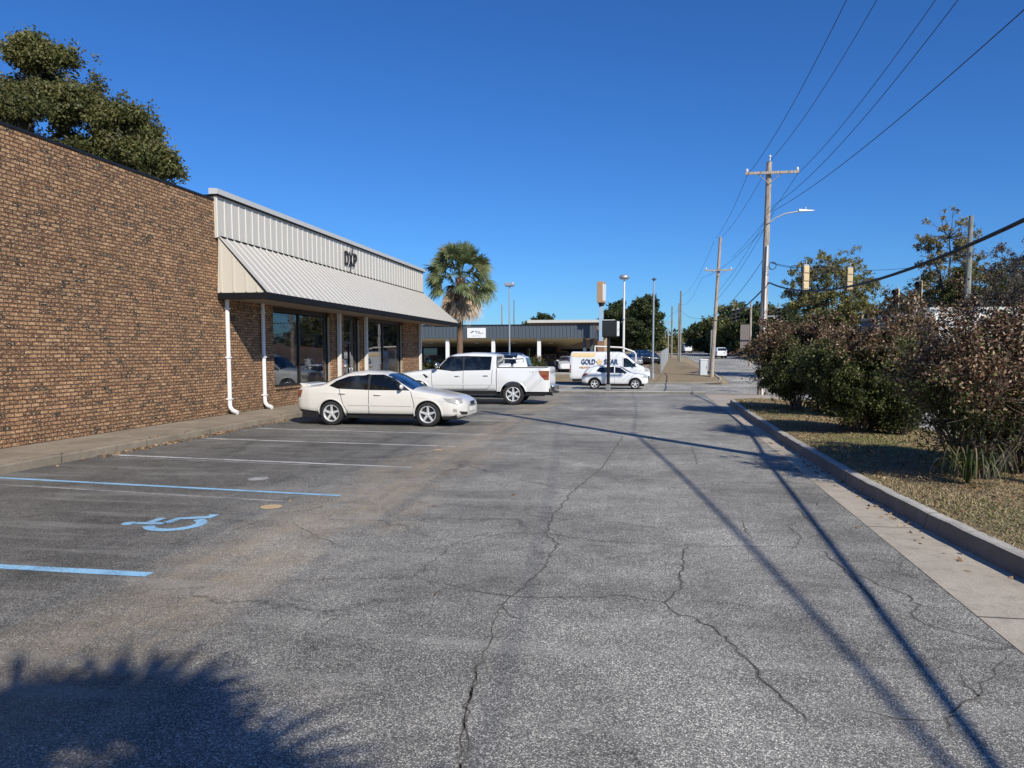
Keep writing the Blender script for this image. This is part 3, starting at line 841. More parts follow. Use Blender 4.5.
def gline(name, p0, p1, w, m, dz=.004):
    """painted stripe between two ground points"""
    p0, p1 = Vector(p0), Vector(p1); d = (p1 - p0); l = d.length; d /= l; n = Vector((-d.y, d.x, 0)) * w / 2
    b = MB(); k = max(2, int(l / .3)); P = []
    for i in range(k + 1):
        q = p0 + d * l * i / k; j = 1 + rnd.uniform(-.07, .07)
        P.append([(q.x - n.x * j, q.y - n.y * j, dz), (q.x + n.x * j, q.y + n.y * j, dz)])
    b.grid(P, smooth=False); return b.build(name, m, kind='structure')
marks = [((-9.9, 6.08), (-4.2, 6.02), .13, 'blue_line'), ((-9.9, 10.42), (-3.97, 9.83), .10, 'blue_line'), ((-9.9, 9.95), (-4.5, 9.33), .07, 'worn_line'),
         ((-9.8, 13.1), (-3.75, 12.47), .10, 'white_line'), ((-9.6, 12.86), (-5.3, 12.42), .05, 'worn_line'),
         ((-9.6, 15.95), (-3.7, 15.42), .10, 'white_line'), ((-9.6, 18.3), (-3.5, 17.75), .10, 'white_line'), ((-9.6, 21.9), (-3.2, 21.4), .10, 'white_line'),
         ((-9.6, 24.9), (-3.1, 24.4), .10, 'worn_line'), ((-9.6, 27.2), (-3.0, 26.8), .10, 'worn_line'), ((-9.6, 30.9), (-2.9, 30.5), .10, 'worn_line'), ((-9.6, 34.5), (-2.9, 34.1), .10, 'worn_line'),
         ((-9.6, 3.0), (-4.2, 2.9), .10, 'worn_line')]
for a, c, w, mm in marks:
    gline('parking_stripe', (a[0], a[1], 0), (c[0], c[1], 0), w, M[mm])
def street_lines():
    for k, y in enumerate(np.arange(10, 200, 9.0)):
        if 43 < y < 60: continue
        sheet('lane_dash', 13.6, 13.72, y, y + 3, .010, M['white_line'])
    sheet('stop_line', 7.2, 13.2, 61.5, 62.0, .010, M['white_line'])
    sheet('crossing_line', -4, 6.6, 57.6, 57.75, .008, M['white_line'])
street_lines()
# access symbol, top towards the shop
def symbol():
    b = MB(); o = G(165, 521); k = .92
    def T(v, u): return (o.x + .55 - u * 1.1 * k, o.y - .12 + v * 1.15 * k, .0045)
    def rib(pts, w):
        P = []
        for i, (v, u) in enumerate(pts):
            a = pts[max(0, i - 1)]; c = pts[min(len(pts) - 1, i + 1)]; dx, dy = c[0] - a[0], c[1] - a[1]; l = math.hypot(dx, dy) or 1
            P.append([T(v - dy / l * w, u + dx / l * w), T(v + dy / l * w, u - dx / l * w)])
        b.grid(P, smooth=False)
    cx, cy, r = -.02, .32, .27
    rib([(cx + r * math.cos(t), cy + r * math.sin(t)) for t in np.linspace(R(118), R(335), 22)], .06)
    rib([(-.05, .80), (-.03, .62), (0.0, .60 - .13)], .05); rib([(.02, .66), (.24, .66)], .05); rib([(.02, .47), (.25, .45), (.36, .14), (.50, .17)], .06)
    b.add([T(-.07 + .08 * math.cos(t), .86 + .08 * math.sin(t)) for t in np.linspace(0, 2 * PI, 18)[:-1]], [tuple(range(17))])
    return b.build('access_symbol', M['blue_line'], kind='structure')
symbol()
for (px, py, r) in ((271, 507, .13), (438, 450, .09), (258, 479, .16)):
    o = G(px, py); b = MB(); b.add([(o.x + r * math.cos(t) * rnd.uniform(.9, 1.1), o.y + r * 1.1 * math.sin(t) * rnd.uniform(.9, 1.1), .0045) for t in np.linspace(0, 2 * PI, 20)[:-1]], [tuple(range(19))])
    b.build('paint_spot', M['tan_paint'] if r < .15 else M['worn_line'], kind='structure')

# cracks
Z2 = lambda x, y: (500 + x / 1.954, 380 + y / 1.954)
Z1 = lambda x, y: (x / 2.048, 400 + y / 2.048)
CR = [([Z2(*p) for p in ((365, 325), (358, 350), (350, 385), (355, 405), (320, 435), (345, 455), (380, 465), (420, 490), (450, 510), (480, 540), (500, 570), (530, 600), (570, 635), (600, 665))], .022),
      ([Z2(*p) for p in ((320, 435), (250, 422), (150, 425), (40, 425), (-80, 410))], .018),
      ([Z2(*p) for p in ((-150, 330), (-60, 318), (0, 300), (90, 300), (200, 315), (330, 322), (430, 325), (560, 325), (640, 330))], .014),
      ([Z2(*p) for p in ((90, 300), (110, 320), (90, 360), (70, 385), (40, 410), (0, 440), (30, 465))], .018),
      ([Z2(*p) for p in ((580, 250), (600, 270), (560, 285), (590, 310), (570, 330))], .016), ([Z2(*p) for p in ((600, 270), (632, 300), (600, 312))], .012),
      ([Z2(*p) for p in ((630, 335), (660, 360), (690, 385), (720, 420), (740, 445))], .022), ([Z2(*p) for p in ((700, 380), (740, 400), (790, 415), (820, 440), (800, 455), (840, 480))], .020),
      ([Z2(*p) for p in ((840, 480), (920, 500), (1000, 520))], .014), ([Z2(*p) for p in ((870, 690), (868, 665), (880, 650), (930, 620), (900, 575))], .016), ([Z2(*p) for p in ((930, 620), (1000, 535))], .012),
      ([Z2(*p) for p in ((690, 640), (780, 660), (868, 665))], .010),
      ([Z1(*p) for p in ((980, 540), (960, 600), (955, 680), (940, 754), (950, 800))], .014), ([Z1(*p) for p in ((1000, 270), (930, 295), (880, 335), (840, 370))], .012),
      ([Z2(*p) for p in ((240, 110), (200, 170), (140, 220), (100, 270), (90, 300))], .022), ([Z1(*p) for p in ((550, 372), (700, 365), (850, 365), (1024, 400))], .009),
      ([Z2(*p) for p in ((0, 440), (-20, 500), (-40, 560), (-70, 640), (-75, 760))], .012),
      ([Z2(*p) for p in ((375, 130), (385, 165))], .02), ([Z2(*p) for p in ((470, 270), (490, 310))], .014),
      ([Z1(*p) for p in ((600, 250), (640, 275), (700, 300), (820, 295), (1000, 275))], .010)]
b = MB(); b2 = MB()
for pts, w in CR:
    g = [G(*p) for p in pts]; dense = []
    for a, c in zip(g[:-1], g[1:]):
        k = max(3, int((c - a).length / .07))
        for i in range(k):
            q = a.lerp(c, i / k); q += Vector((rnd.gauss(0, 1), rnd.gauss(0, 1), 0)) * .014; dense.append(q)
    dense.append(g[-1]); P = []; P2 = []
    for i, q in enumerate(dense):
        a = dense[max(0, i - 1)]; c = dense[min(len(dense) - 1, i + 1)]; d = (c - a).normalized(); n = Vector((-d.y, d.x, 0)); ww = w * rnd.uniform(.05, .38) * .5 * min(1, min(i, len(dense) - 1 - i) / 4 + .2)
        P.append([(q.x - n.x * ww, q.y - n.y * ww, .003), (q.x + n.x * ww, q.y + n.y * ww, .003)])
        ww2 = w * rnd.uniform(.6, 1.5) * .55
        P2.append([(q.x - n.x * ww2, q.y - n.y * ww2, .0015), (q.x + n.x * ww2, q.y + n.y * ww2, .0015)])
    b.grid(P, smooth=False); b2.grid(P2, smooth=False)
b.build('pavement_cracks', M['crack'], kind='structure')
cr2, nt_, bs_ = mat('crack_halo'); p_ = pos(nt_)
L(nt_, mixc(nt_, ramp(nt_, noise(nt_, p_, 30, 4, .7), [(.42, 0), (.6, 1)]), (.085, .08, .072), (.24, .215, .175)), bs_.inputs['Base Color']); bs_.inputs['Roughness'].default_value = 1
b2.build('crack_edges', cr2, kind='structure')

# pavement in front of the shop
b = MB(); b.box(-11.7, -10.16, -12, 43.5, -.02, .15); b.build('sidewalk', M['walk'], kind='structure')
b = MB(); b.box(-10.157, -10.0, -12, 43.5, -.02, .145); b.build('shop_kerb', M['walk'], kind='structure', bevel=.02)

# dead leaves: nobody could count them
rng = np.random.default_rng(5)
pp = []
for (cx, cy, sx, sy, n) in ((-9.85, 14.5, .10, 1.2, 260), (-9.88, 20, .08, 1.5, 160), (-9.85, 16.9, .07, .6, 160), (3.0, 12, .07, 5, 130), (5.2, 12.5, 1.0, 2.2, 700), (5.4, 19.0, .9, 1.6, 500), (5.4, 26, .8, 1.5, 300), (-4, 12, 3, 5, 26), (0, 12, 3, 6, 10)):
    q = rng.normal(size=(n, 2)) * (sx, sy) + (cx, cy); pp.append(q)
q = np.concatenate(pp); zz = np.where(q[:, 0] > [kx(y) + .16 for y in q[:, 1]], .22, .012); zz = np.where(q[:, 0] < -10.0, .16, zz)
msk = (q[:, 0] < 6.6); q = q[msk]; zz = zz[msk]
P = np.column_stack([q, zz]); V, Fc = leaf_quads(P, .055, rng, .6, flat=.85)
t = rng.random(len(P))[:, None]; np_mesh('leaf_litter', V, Fc, np.array((.12, .06, .03)) * (1 - t) + np.array((.42, .27, .14)) * t, M['litter']); bpy.data.objects['leaf_litter']['kind'] = 'stuff'

# blades of dry grass over the near verge
n = 150000; y = 4 + 26 * rng.random(n) ** 1.5; x = np.array([kx(v) for v in y]) + .14 + rng.random(n) * (6.68 - np.array([kx(v) for v in y]) - .14)
tt = (x - np.array([kx(v) for v in y]) - .13) / (6.62 - np.array([kx(v) for v in y])); z = .165 + .06 * np.sin(PI * tt) + .018 * np.sin(x * 3.1 + y * 1.7) * np.sin(PI * tt) - .05 * tt
hgt = rng.uniform(.008, .028, n) * (1 + .5 * (np.sin(x * 2.2) * np.cos(y * 1.3) > .3)); an = rng.uniform(0, 2 * PI, n); w = .003 + .00045 * y
dx, dy = np.cos(an) * w, np.sin(an) * w; lx, ly = rng.normal(size=n) * .03, rng.normal(size=n) * .03
V = np.stack([np.stack([x - dx, y - dy, z], 1), np.stack([x + dx, y + dy, z], 1), np.stack([x + dx * .3 + lx, y + dy * .3 + ly, z + hgt], 1), np.stack([x - dx * .3 + lx, y - dy * .3 + ly, z + hgt], 1)], 1).reshape(-1, 3)
gm = (np.sin(x * 1.3 + 2) * np.cos(y * .8) + rng.normal(size=n) * .6) >.6
t = rng.random(n)[:, None]; col = np.where(gm[:, None], np.array((.12, .14, .04)) * (1 - t) + np.array((.26, .26, .09)) * t, np.array((.27, .20, .105)) * (1 - t) + np.array((.40, .31, .175)) * t)
np_mesh('dry_grass', V, np.arange(4 * n).reshape(n, 4), col, M['litter']); bpy.data.objects['dry_grass']['kind'] = 'stuff'

# ================================================================== SHOP BUILDING
WX = -11.7
shop = empty('shop_building', (WX, 20, 0), 0, 'long single storey brown brick shop with pale ribbed metal fascia and sloping awning', 'building')
def sb(b, name, m, bevel=0, parent=None, **k):
    for i, v in enumerate(b.v): b.v[i] = (v[0] - WX, v[1] - 20, v[2])
    return b.build(name, m, parent or shop, bevel, **k)
YE = 41.0
b = MB()
b.box(WX - .3, WX, -12, 20.2, 0, 6.17)
segs = [(20.2, 23.6), (28.45, 29.7), (31.75, 32.55), (37.75, YE)]
for a, c in segs: b.box(WX - .3, WX, a, c, 0, 6.3)
for a, c in ((23.6, 28.45), (32.55, 37.75)):
    b.box(WX - .3, WX, a, c, 0, .72); b.box(WX - .3, WX, a, c, 3.46, 6.3)
b.box(WX - .3, WX, 29.7, 31.75, 3.46, 6.3)
sb(b, 'wall', M['brick'])
b = MB(); b.box(WX - 22, WX - .302, YE - .3, YE, 0, 6.3); b.box(WX - 22, WX - .302, -12, -11.7, 0, 6.17); b.box(WX - 22.3, WX - 22, -12, YE, 0, 6.17); sb(b, 'end_wall', M['brick_x'])
b = MB(); b.box(WX - 22, WX - .3, -11.7, YE - .3, 5.7, 5.8); sb(b, 'roof', M['roof'])
b = MB(); b.box(WX - .34, WX + .025, -12.03, 20.19, 6.17, 6.22); sb(b, 'coping', M['coping'])
# brick sills
b = MB()
for a, c in ((23.6, 28.45), (32.55, 37.75)): b = MB(); b.box(WX - .16, WX + .05, a, c, .722, .80); sb(b, 'window_sill', M['brick'])
# shop windows
for (a, c, mull) in ((23.6, 28.45, 25.85), (32.55, 37.75, 35.0)):
    f = MB(); x0, x1 = WX - .22, WX - .14
    for (p, q) in ((a, a + .07), (mull - .05, mull + .05), (c - .07, c)): f.box(x0, x1, p, q, .802, 3.455)
    for (p, q) in ((a + .07, mull - .05), (mull + .05, c - .07)):
        f.box(x0, x1, p, q, .802, .86); f.box(x0, x1, p, q, 3.30, 3.455)
    fr = sb(f, 'window', M['frame'])
    g = MB()
    for (p, q) in ((a + .07, mull - .05), (mull + .05, c - .07)):
        g.v += [(WX - .185, p, .86), (WX - .185, q, .86), (WX - .185, q, 3.30), (WX - .185, p, 3.30)]; n0 = len(g.v) - 4; g.f.append((n0, n0 + 1, n0 + 2, n0 + 3)); g.sm.append(False)
    sb(g, 'pane', M['store_glass'], parent=fr)
    t = MB(); t.box(WX - .14, WX - .09, c - .07, c - .001, .81, 3.3); sb(t, 'frame_strip', M['alu'], parent=fr)
f = MB(); x0, x1 = WX - .24, WX - .16
for (p, q, z0, z1) in ((29.7, 29.78, .15, 3.36), (31.67, 31.75, .15, 3.36), (29.78, 31.67, 3.28, 3.455), (29.78, 31.67, 2.3, 2.4), (30.69, 30.76, .15, 2.3), (29.78, 30.69, .15, .34), (30.76, 31.67, .15, .34)): f.box(x0, x1, p, q, z0, z1)
dr = sb(f, 'door', M['frame'])
g = MB()
for (p, q, z0, z1) in ((29.78, 30.69, .34, 2.3), (30.76, 31.67, .34, 2.3), (29.78, 31.67, 2.4, 3.28)): g.add([(WX - .2, p, z0), (WX - .2, q, z0), (WX - .2, q, z1), (WX - .2, p, z1)], [(0, 1, 2, 3)])
sb(g, 'pane', M['store_glass'], parent=dr)
for yy in (30.58, 30.87):
    g = MB(); g.tube([(WX - .16, yy, 1.0), (WX - .11, yy, 1.02), (WX - .11, yy, 1.28), (WX - .16, yy, 1.3)], .015, 8)
    sb(g, 'handle', M['metal'], parent=dr)
t = MB(); t.box(WX - .16, WX - .11, 31.68, 31.749, .15, 3.3); sb(t, 'frame_strip', M['alu'], parent=dr)
# a small white notice inside the door pane
b = MB(); b.box(WX - .198, WX - .195, 30.2, 30.42, 1.35, 1.62); sb(b, 'notice', M['sign_white'], parent=dr)
# dim room behind so the wall reads as a wall
# fascia panels and ribs
b = MB(); b.box(WX + .002, WX + .07, 20.2, 41.3, 5.15, 6.32); sb(b, 'fascia', M['fascia'])
for k in range(int((41.2 - 20.3) / .4) + 1):
    pass
b = MB(); y = 20.24
while y < 41.25:
    b.hull([(WX + .07, y - .028, 5.16), (WX + .07, y + .028, 5.16), (WX + .09, y + .015, 5.16), (WX + .09, y - .015, 5.16)], [(WX + .07, y - .028, 6.30), (WX + .07, y + .028, 6.30), (WX + .09, y + .015, 6.30), (WX + .09, y - .015, 6.30)]); y += .40
sb(b, 'fascia_rib', M['fascia'])
b = MB(); b.hull([(WX - .1, 20.12, 6.335), (WX + .17, 20.12, 6.335), (WX + .17, 20.12, 6.48), (WX - .1, 20.12, 6.50)], [(WX - .1, 41.4, 6.335), (WX + .17, 41.4, 6.335), (WX + .17, 41.4, 6.48), (WX - .1, 41.4, 6.50)]); sb(b, 'fascia_cap', M['fascia_cap'])
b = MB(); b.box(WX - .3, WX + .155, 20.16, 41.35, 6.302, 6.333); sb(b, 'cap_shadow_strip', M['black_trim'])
# awning
EX, EZ, TZ = -10.27, 3.64, 5.17
def aw(t, s): # t along 0..1, s down slope 0..1
    y = (20.3 + (41.3 - 20.3) * t) * (1 - s) + (20.3 + (43.9 - 20.3) * t) * s
    return Vector((WX + .09 + (EX - WX - .09) * s, y, TZ + (EZ - TZ) * s))
nrm = Vector((TZ - EZ, 0, EX - WX - .09)).normalized()
b = MB(); b.hull([aw(0, 0), aw(1, 0), aw(1, 1), aw(0, 1)], [aw(0, 0) - nrm * .05, aw(1, 0) - nrm * .05, aw(1, 1) - nrm * .05, aw(0, 1) - nrm * .05]); sb(b, 'awning', M['awning'])
b = MB(); K = 53
for k in range(K + 1):
    t = k / K; y0, y1 = aw(t, 0), aw(t, 1.005); w = Vector((0, .035, 0))
    if k == 0: y0 = y0 + w; y1 = y1 + w
    if k == K: y0 = y0 - w; y1 = y1 - w
    b.hull([y0 - w, y0 + w, y0 + w * .5 + nrm * .019, y0 - w * .5 + nrm * .019], [y1 - w, y1 + w, y1 + w * .5 + nrm * .019, y1 - w * .5 + nrm * .019])
sb(b, 'awning_rib', M['awning'])
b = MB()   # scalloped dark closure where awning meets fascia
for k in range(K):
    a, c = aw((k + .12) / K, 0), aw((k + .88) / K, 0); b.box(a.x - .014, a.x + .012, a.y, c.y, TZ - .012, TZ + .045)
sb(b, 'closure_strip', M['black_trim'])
# near end panel with battens
b = MB(); yg = 20.3
b.hull([(WX + .004, yg - .04, EZ - .02), (EX - .03, yg - .04, EZ - .02), (WX + .07, yg - .04, TZ - .02)], [(WX + .004, yg - .004, EZ - .02), (EX - .03, yg - .004, EZ - .02), (WX + .07, yg - .004, TZ - .02)]); sb(b, 'awning_end', M['gable'])
b = MB()
for xx in (WX + .12, WX + .50, WX + .88, WX + 1.2):
    zt_ = TZ - (xx - WX - .09) / (EX - WX - .09) * (TZ - EZ) - .05
    b.box(xx - .02, xx + .02, yg - .065, yg - .041, EZ, max(EZ + .02, zt_))
sb(b, 'end_batten', M['gable'])
b = MB(); e0, e1 = Vector((WX + .08, yg - .05, TZ + .01)), Vector((EX + .02, yg - .05, EZ + .02)); b.hull([e0, e0 + Vector((0, .06, 0)), e0 + Vector((.03, .06, -.05)), e0 + Vector((.03, 0, -.05))], [e1, e1 + Vector((0, .06, 0)), e1 + Vector((0, .06, -.06)), e1 + Vector((0, 0, -.06))]); sb(b, 'edge_flashing', M['frame'])
b = MB(); b.box(EX - .06, EX + .06, 20.24, 43.95, 3.43, EZ - .012); b.box(WX + .004, EX - .06, 20.24, 20.30, 3.43, EZ - .022); b.box(WX + .004, EX - .06, 43.86, 43.95, 3.43, EZ - .022)
sb(b, 'eave_trim', M['black_trim'], .012)
b = MB(); b.box(WX + .003, EX - .062, 20.302, 43.858, 3.47, 3.50); sb(b, 'soffit', M['soffit'])
# brick nib beyond the last pane carries the awning
for (yy, xx) in ((28.95, WX + .11), (32.0, WX + .11), (40.45, WX + .11)):
    b = MB(); b.box(xx - .07, xx + .07, yy - .07, yy + .07, .152, 3.468); b.box(xx - .11, xx + .11, yy - .11, yy + .11, .151, .24); sb(b, 'column', M['white_dirty'], .01)
# downspouts
for yy in (20.62, 22.75):
    b = MB(); x = WX + .075
    b.tube([(x, yy, 3.48), (x, yy, .42), (x + .02, yy, .34), (x + .10, yy, .255), (x + .26, yy - .05, .21)], .062, 12)
    for zz in (3.2, 1.8, .6): b.box(x - .07, x + .07, yy - .075, yy + .075, zz - .02, zz + .02)
    sb(b, 'downspout', M['white'])
# lettering
Mt = lambda y, z: __import__('mathutils').Matrix(((0, 0, 1, WX + .125), (1, 0, 0, y), (0, 1, 0, z), (0, 0, 0, 1)))
lg = empty('lettering', (0, 0, 0)); lg.parent = shop
TM = __import__('mathutils').Matrix.Translation((-WX, -20, 0))
for ch, yy, w in (('D', 29.86, .42), ('X', 30.33, .46), ('P', 30.78, .38)):
    text_mesh('letter', ch, .78, M['black'], lg, TM @ Mt(yy, 5.70), .012, w, .008)
b = MB(); b.hull([(WX + .14, 30.12, 5.20), (WX + .14, 30.19, 5.20), (WX + .15, 30.19, 5.20), (WX + .15, 30.12, 5.20)], [(WX + .14, 30.46, 6.24), (WX + .14, 30.53, 6.24), (WX + .15, 30.53, 6.24), (WX + .15, 30.46, 6.24)]); sb(b, 'slash', M['black'], parent=lg)

# ================================================================== VEHICLES
sedan = dict(L=4.74, wr=.325, ww=.215, rimr=.225, arch=.368, axles=(1.36, -1.31), clear=.18, paint=M['paint_cream'], square=4.2, tumble=.20,
    top=[(2.37, .60), (2.33, .70), (2.1, .80), (1.6, .90), (1.12, .98), (.95, 1.02), (.30, 1.36), (.0, 1.435), (-.45, 1.465), (-.85, 1.43), (-1.25, 1.29), (-1.66, 1.10), (-1.95, 1.065), (-2.27, 1.06), (-2.36, .92)],
    belt=[(2.37, .55), (2.1, .70), (1.6, .80), (1.1, .88), (0, .915), (-1, .955), (-1.6, .985), (-2.2, .98), (-2.37, .86)],
    W=[(2.37, .50), (2.32, .66), (2.2, .76), (1.95, .825), (1.4, .86), (0, .87), (-1.4, .865), (-1.95, .83), (-2.2, .77), (-2.32, .70), (-2.37, .60)],
    sill=[(2.37, .30), (2.1, .22), (1.8, .23), (.9, .25), (-.9, .25), (-1.8, .28), (-2.3, .34), (-2.37, .4)],
    windows=[[(.88, .945), (-.22, .955), (-.22, 1.36), (.10, 1.36), (.38, 1.27)], [(-.27, .957), (-1.12, .985), (-1.36, 1.06), (-1.18, 1.19), (-.85, 1.31), (-.27, 1.37)]],
    screens=[(.96, .22, .93, .80, 'windscreen'), (-1.62, -.98, .82, .74, 'rear_screen')],
    headlights=[[(2.28, .63), (2.20, .75), (1.78, .755), (1.90, .66), (2.15, .60)]], taillights=[[(-2.33, .72), (-2.335, .93), (-2.14, .95), (-2.2, .76)]], tailmat=M['amber'],
    seams=[[(.98, .34), (1.0, .60), (.90, .93)], [(-.245, .30), (-.245, .96)], [(-1.02, .78), (-.96, .55), (-.83, .36)], [(-1.02, .78), (-1.08, .99)]],
    handles=[(.0, .83), (-.98, .86)], mirror=(.66, .98), mirs=1.05, spokes=5, split=False, trim=[[(.95, .255), (-.92, .255), (-.92, .33), (.95, .33)], [(-1.72, .30), (-2.25, .36), (-2.25, .42), (-1.72, .37)]])
sc, cs = make_car('parked_sedan', 'pearl white sedan parked nose out in front of the shop windows', 'car', (-6.72, 20.25, 0), R(-1), sedan)
def side_line_trim():
    cs.patch('door_pillar', [(-.215, .96), (-.275, .96), (-.275, 1.36), (-.215, 1.36)], M['plastic'], sc, off=.008)
    cs.line('side_moulding', [(.93, .55), (-.82, .56)], .028, M['paint_cream'], sc, off=.012)
side_line_trim()
# front grille, bumper mouth, fog lamps, rear spoiler
b = MB(); P = [[(2.345 + .035 * math.cos(t * 1.2) - .02 * q, .30 * t, .555 + .095 * q) for q in (0, .5, 1)] for t in np.linspace(-1, 1, 9)]; b.grid([[(p[0] + .012, p[1], p[2]) for p in r_] for r_ in P]); b.build('grille', M['plastic'], sc)
b = MB(); b.tube([(2.395, -.30, .66), (2.41, 0, .665), (2.395, .30, .66)], .012, 6); b.tube([(2.395, -.30, .56), (2.41, 0, .555), (2.395, .30, .56)], .010, 6); b.build('grille_bar', M['chrome'], sc)
cs.patch('lower_intake', [(2.36, .32), (2.365, .40), (2.2, .42), (2.24, .33)], M['plastic'], sc, off=.006)
cs.patch('fog_lamp', [(2.14, .40), (2.13, .48), (2.04, .48), (2.04, .40)], M['lamp'], sc, off=.008)
b = MB(); b.hull([(-2.24, -.56, 1.00), (-2.24, .56, 1.00), (-2.33, .56, 1.115), (-2.33, -.56, 1.115)], [(-1.98, -.54, 1.0), (-1.98, .54, 1.0), (-2.06, .56, 1.095), (-2.06, -.56, 1.095)]); b.build('spoiler', M['paint_cream'], sc, .012)
b = MB(); b.box(-.10, .32, -.36, .36, .35, .38); 
# fuel flap, chrome sill guard, number plate
b = MB(); b.box(2.375, 2.39, -.26, .26, .40, .51); b.build('number_plate', M['white'], sc, .004)

truck = dict(L=5.9, xr=(-.96, 2.95), wr=.40, ww=.27, rimr=.265, arch=.50, axles=(2.05,), clear=.32, paint=M['paint_white'], square=6, tumble=.16, smooth=.07,
    top=[(2.95, 1.02), (2.93, 1.13), (2.7, 1.20), (2.1, 1.27), (1.62, 1.31), (1.45, 1.33), (.86, 1.82), (.6, 1.90), (0, 1.945), (-.5, 1.93), (-.86, 1.89), (-.96, 1.87)],
    belt=[(2.95, .92), (2.7, 1.08), (2.0, 1.19), (1.4, 1.25), (.9, 1.27), (-.96, 1.30)],
    W=[(2.95, .80), (2.88, .90), (2.7, .96), (2.3, .995), (-.96, 1.0)], sill=[(2.95, .55), (2.6, .50), (1.5, .47), (-.96, .47)],
    windows=[[(1.32, 1.32), (.66, 1.24), (.30, 1.26), (.28, 1.81), (.80, 1.80), (.98, 1.70)], [(.24, 1.27), (-.76, 1.29), (-.80, 1.79), (.24, 1.815)]],
    screens=[(1.44, .80, .95, .86, 'windscreen')], headlights=[[(2.92, .86), (2.90, 1.08), (2.66, 1.1), (2.72, .88)]],
    seams=[[(1.46, .60), (1.50, 1.2)], [(.28, .55), (.27, 1.29)], [(-.80, .78), (-.83, 1.3)], [(.28, .56), (1.44, .56)], [(-.80, .78), (-.62, .58), (.26, .56)]],
    handles=[(.50, 1.06), (-.58, 1.08)], handlemat=M['chrome'], mirror=(1.22, 1.36), mirs=1.7, mirmat=M['chrome'], spokes=6,
    trim=[[(1.60, 1.02), (1.75, 1.13), (1.84, 1.13), (1.70, .98)]])
tk, ct = make_car('pickup_truck', 'large white crew cab pickup truck parked nose to the shop', 'pickup truck', (-6.1, 28.95, 0), PI, truck)
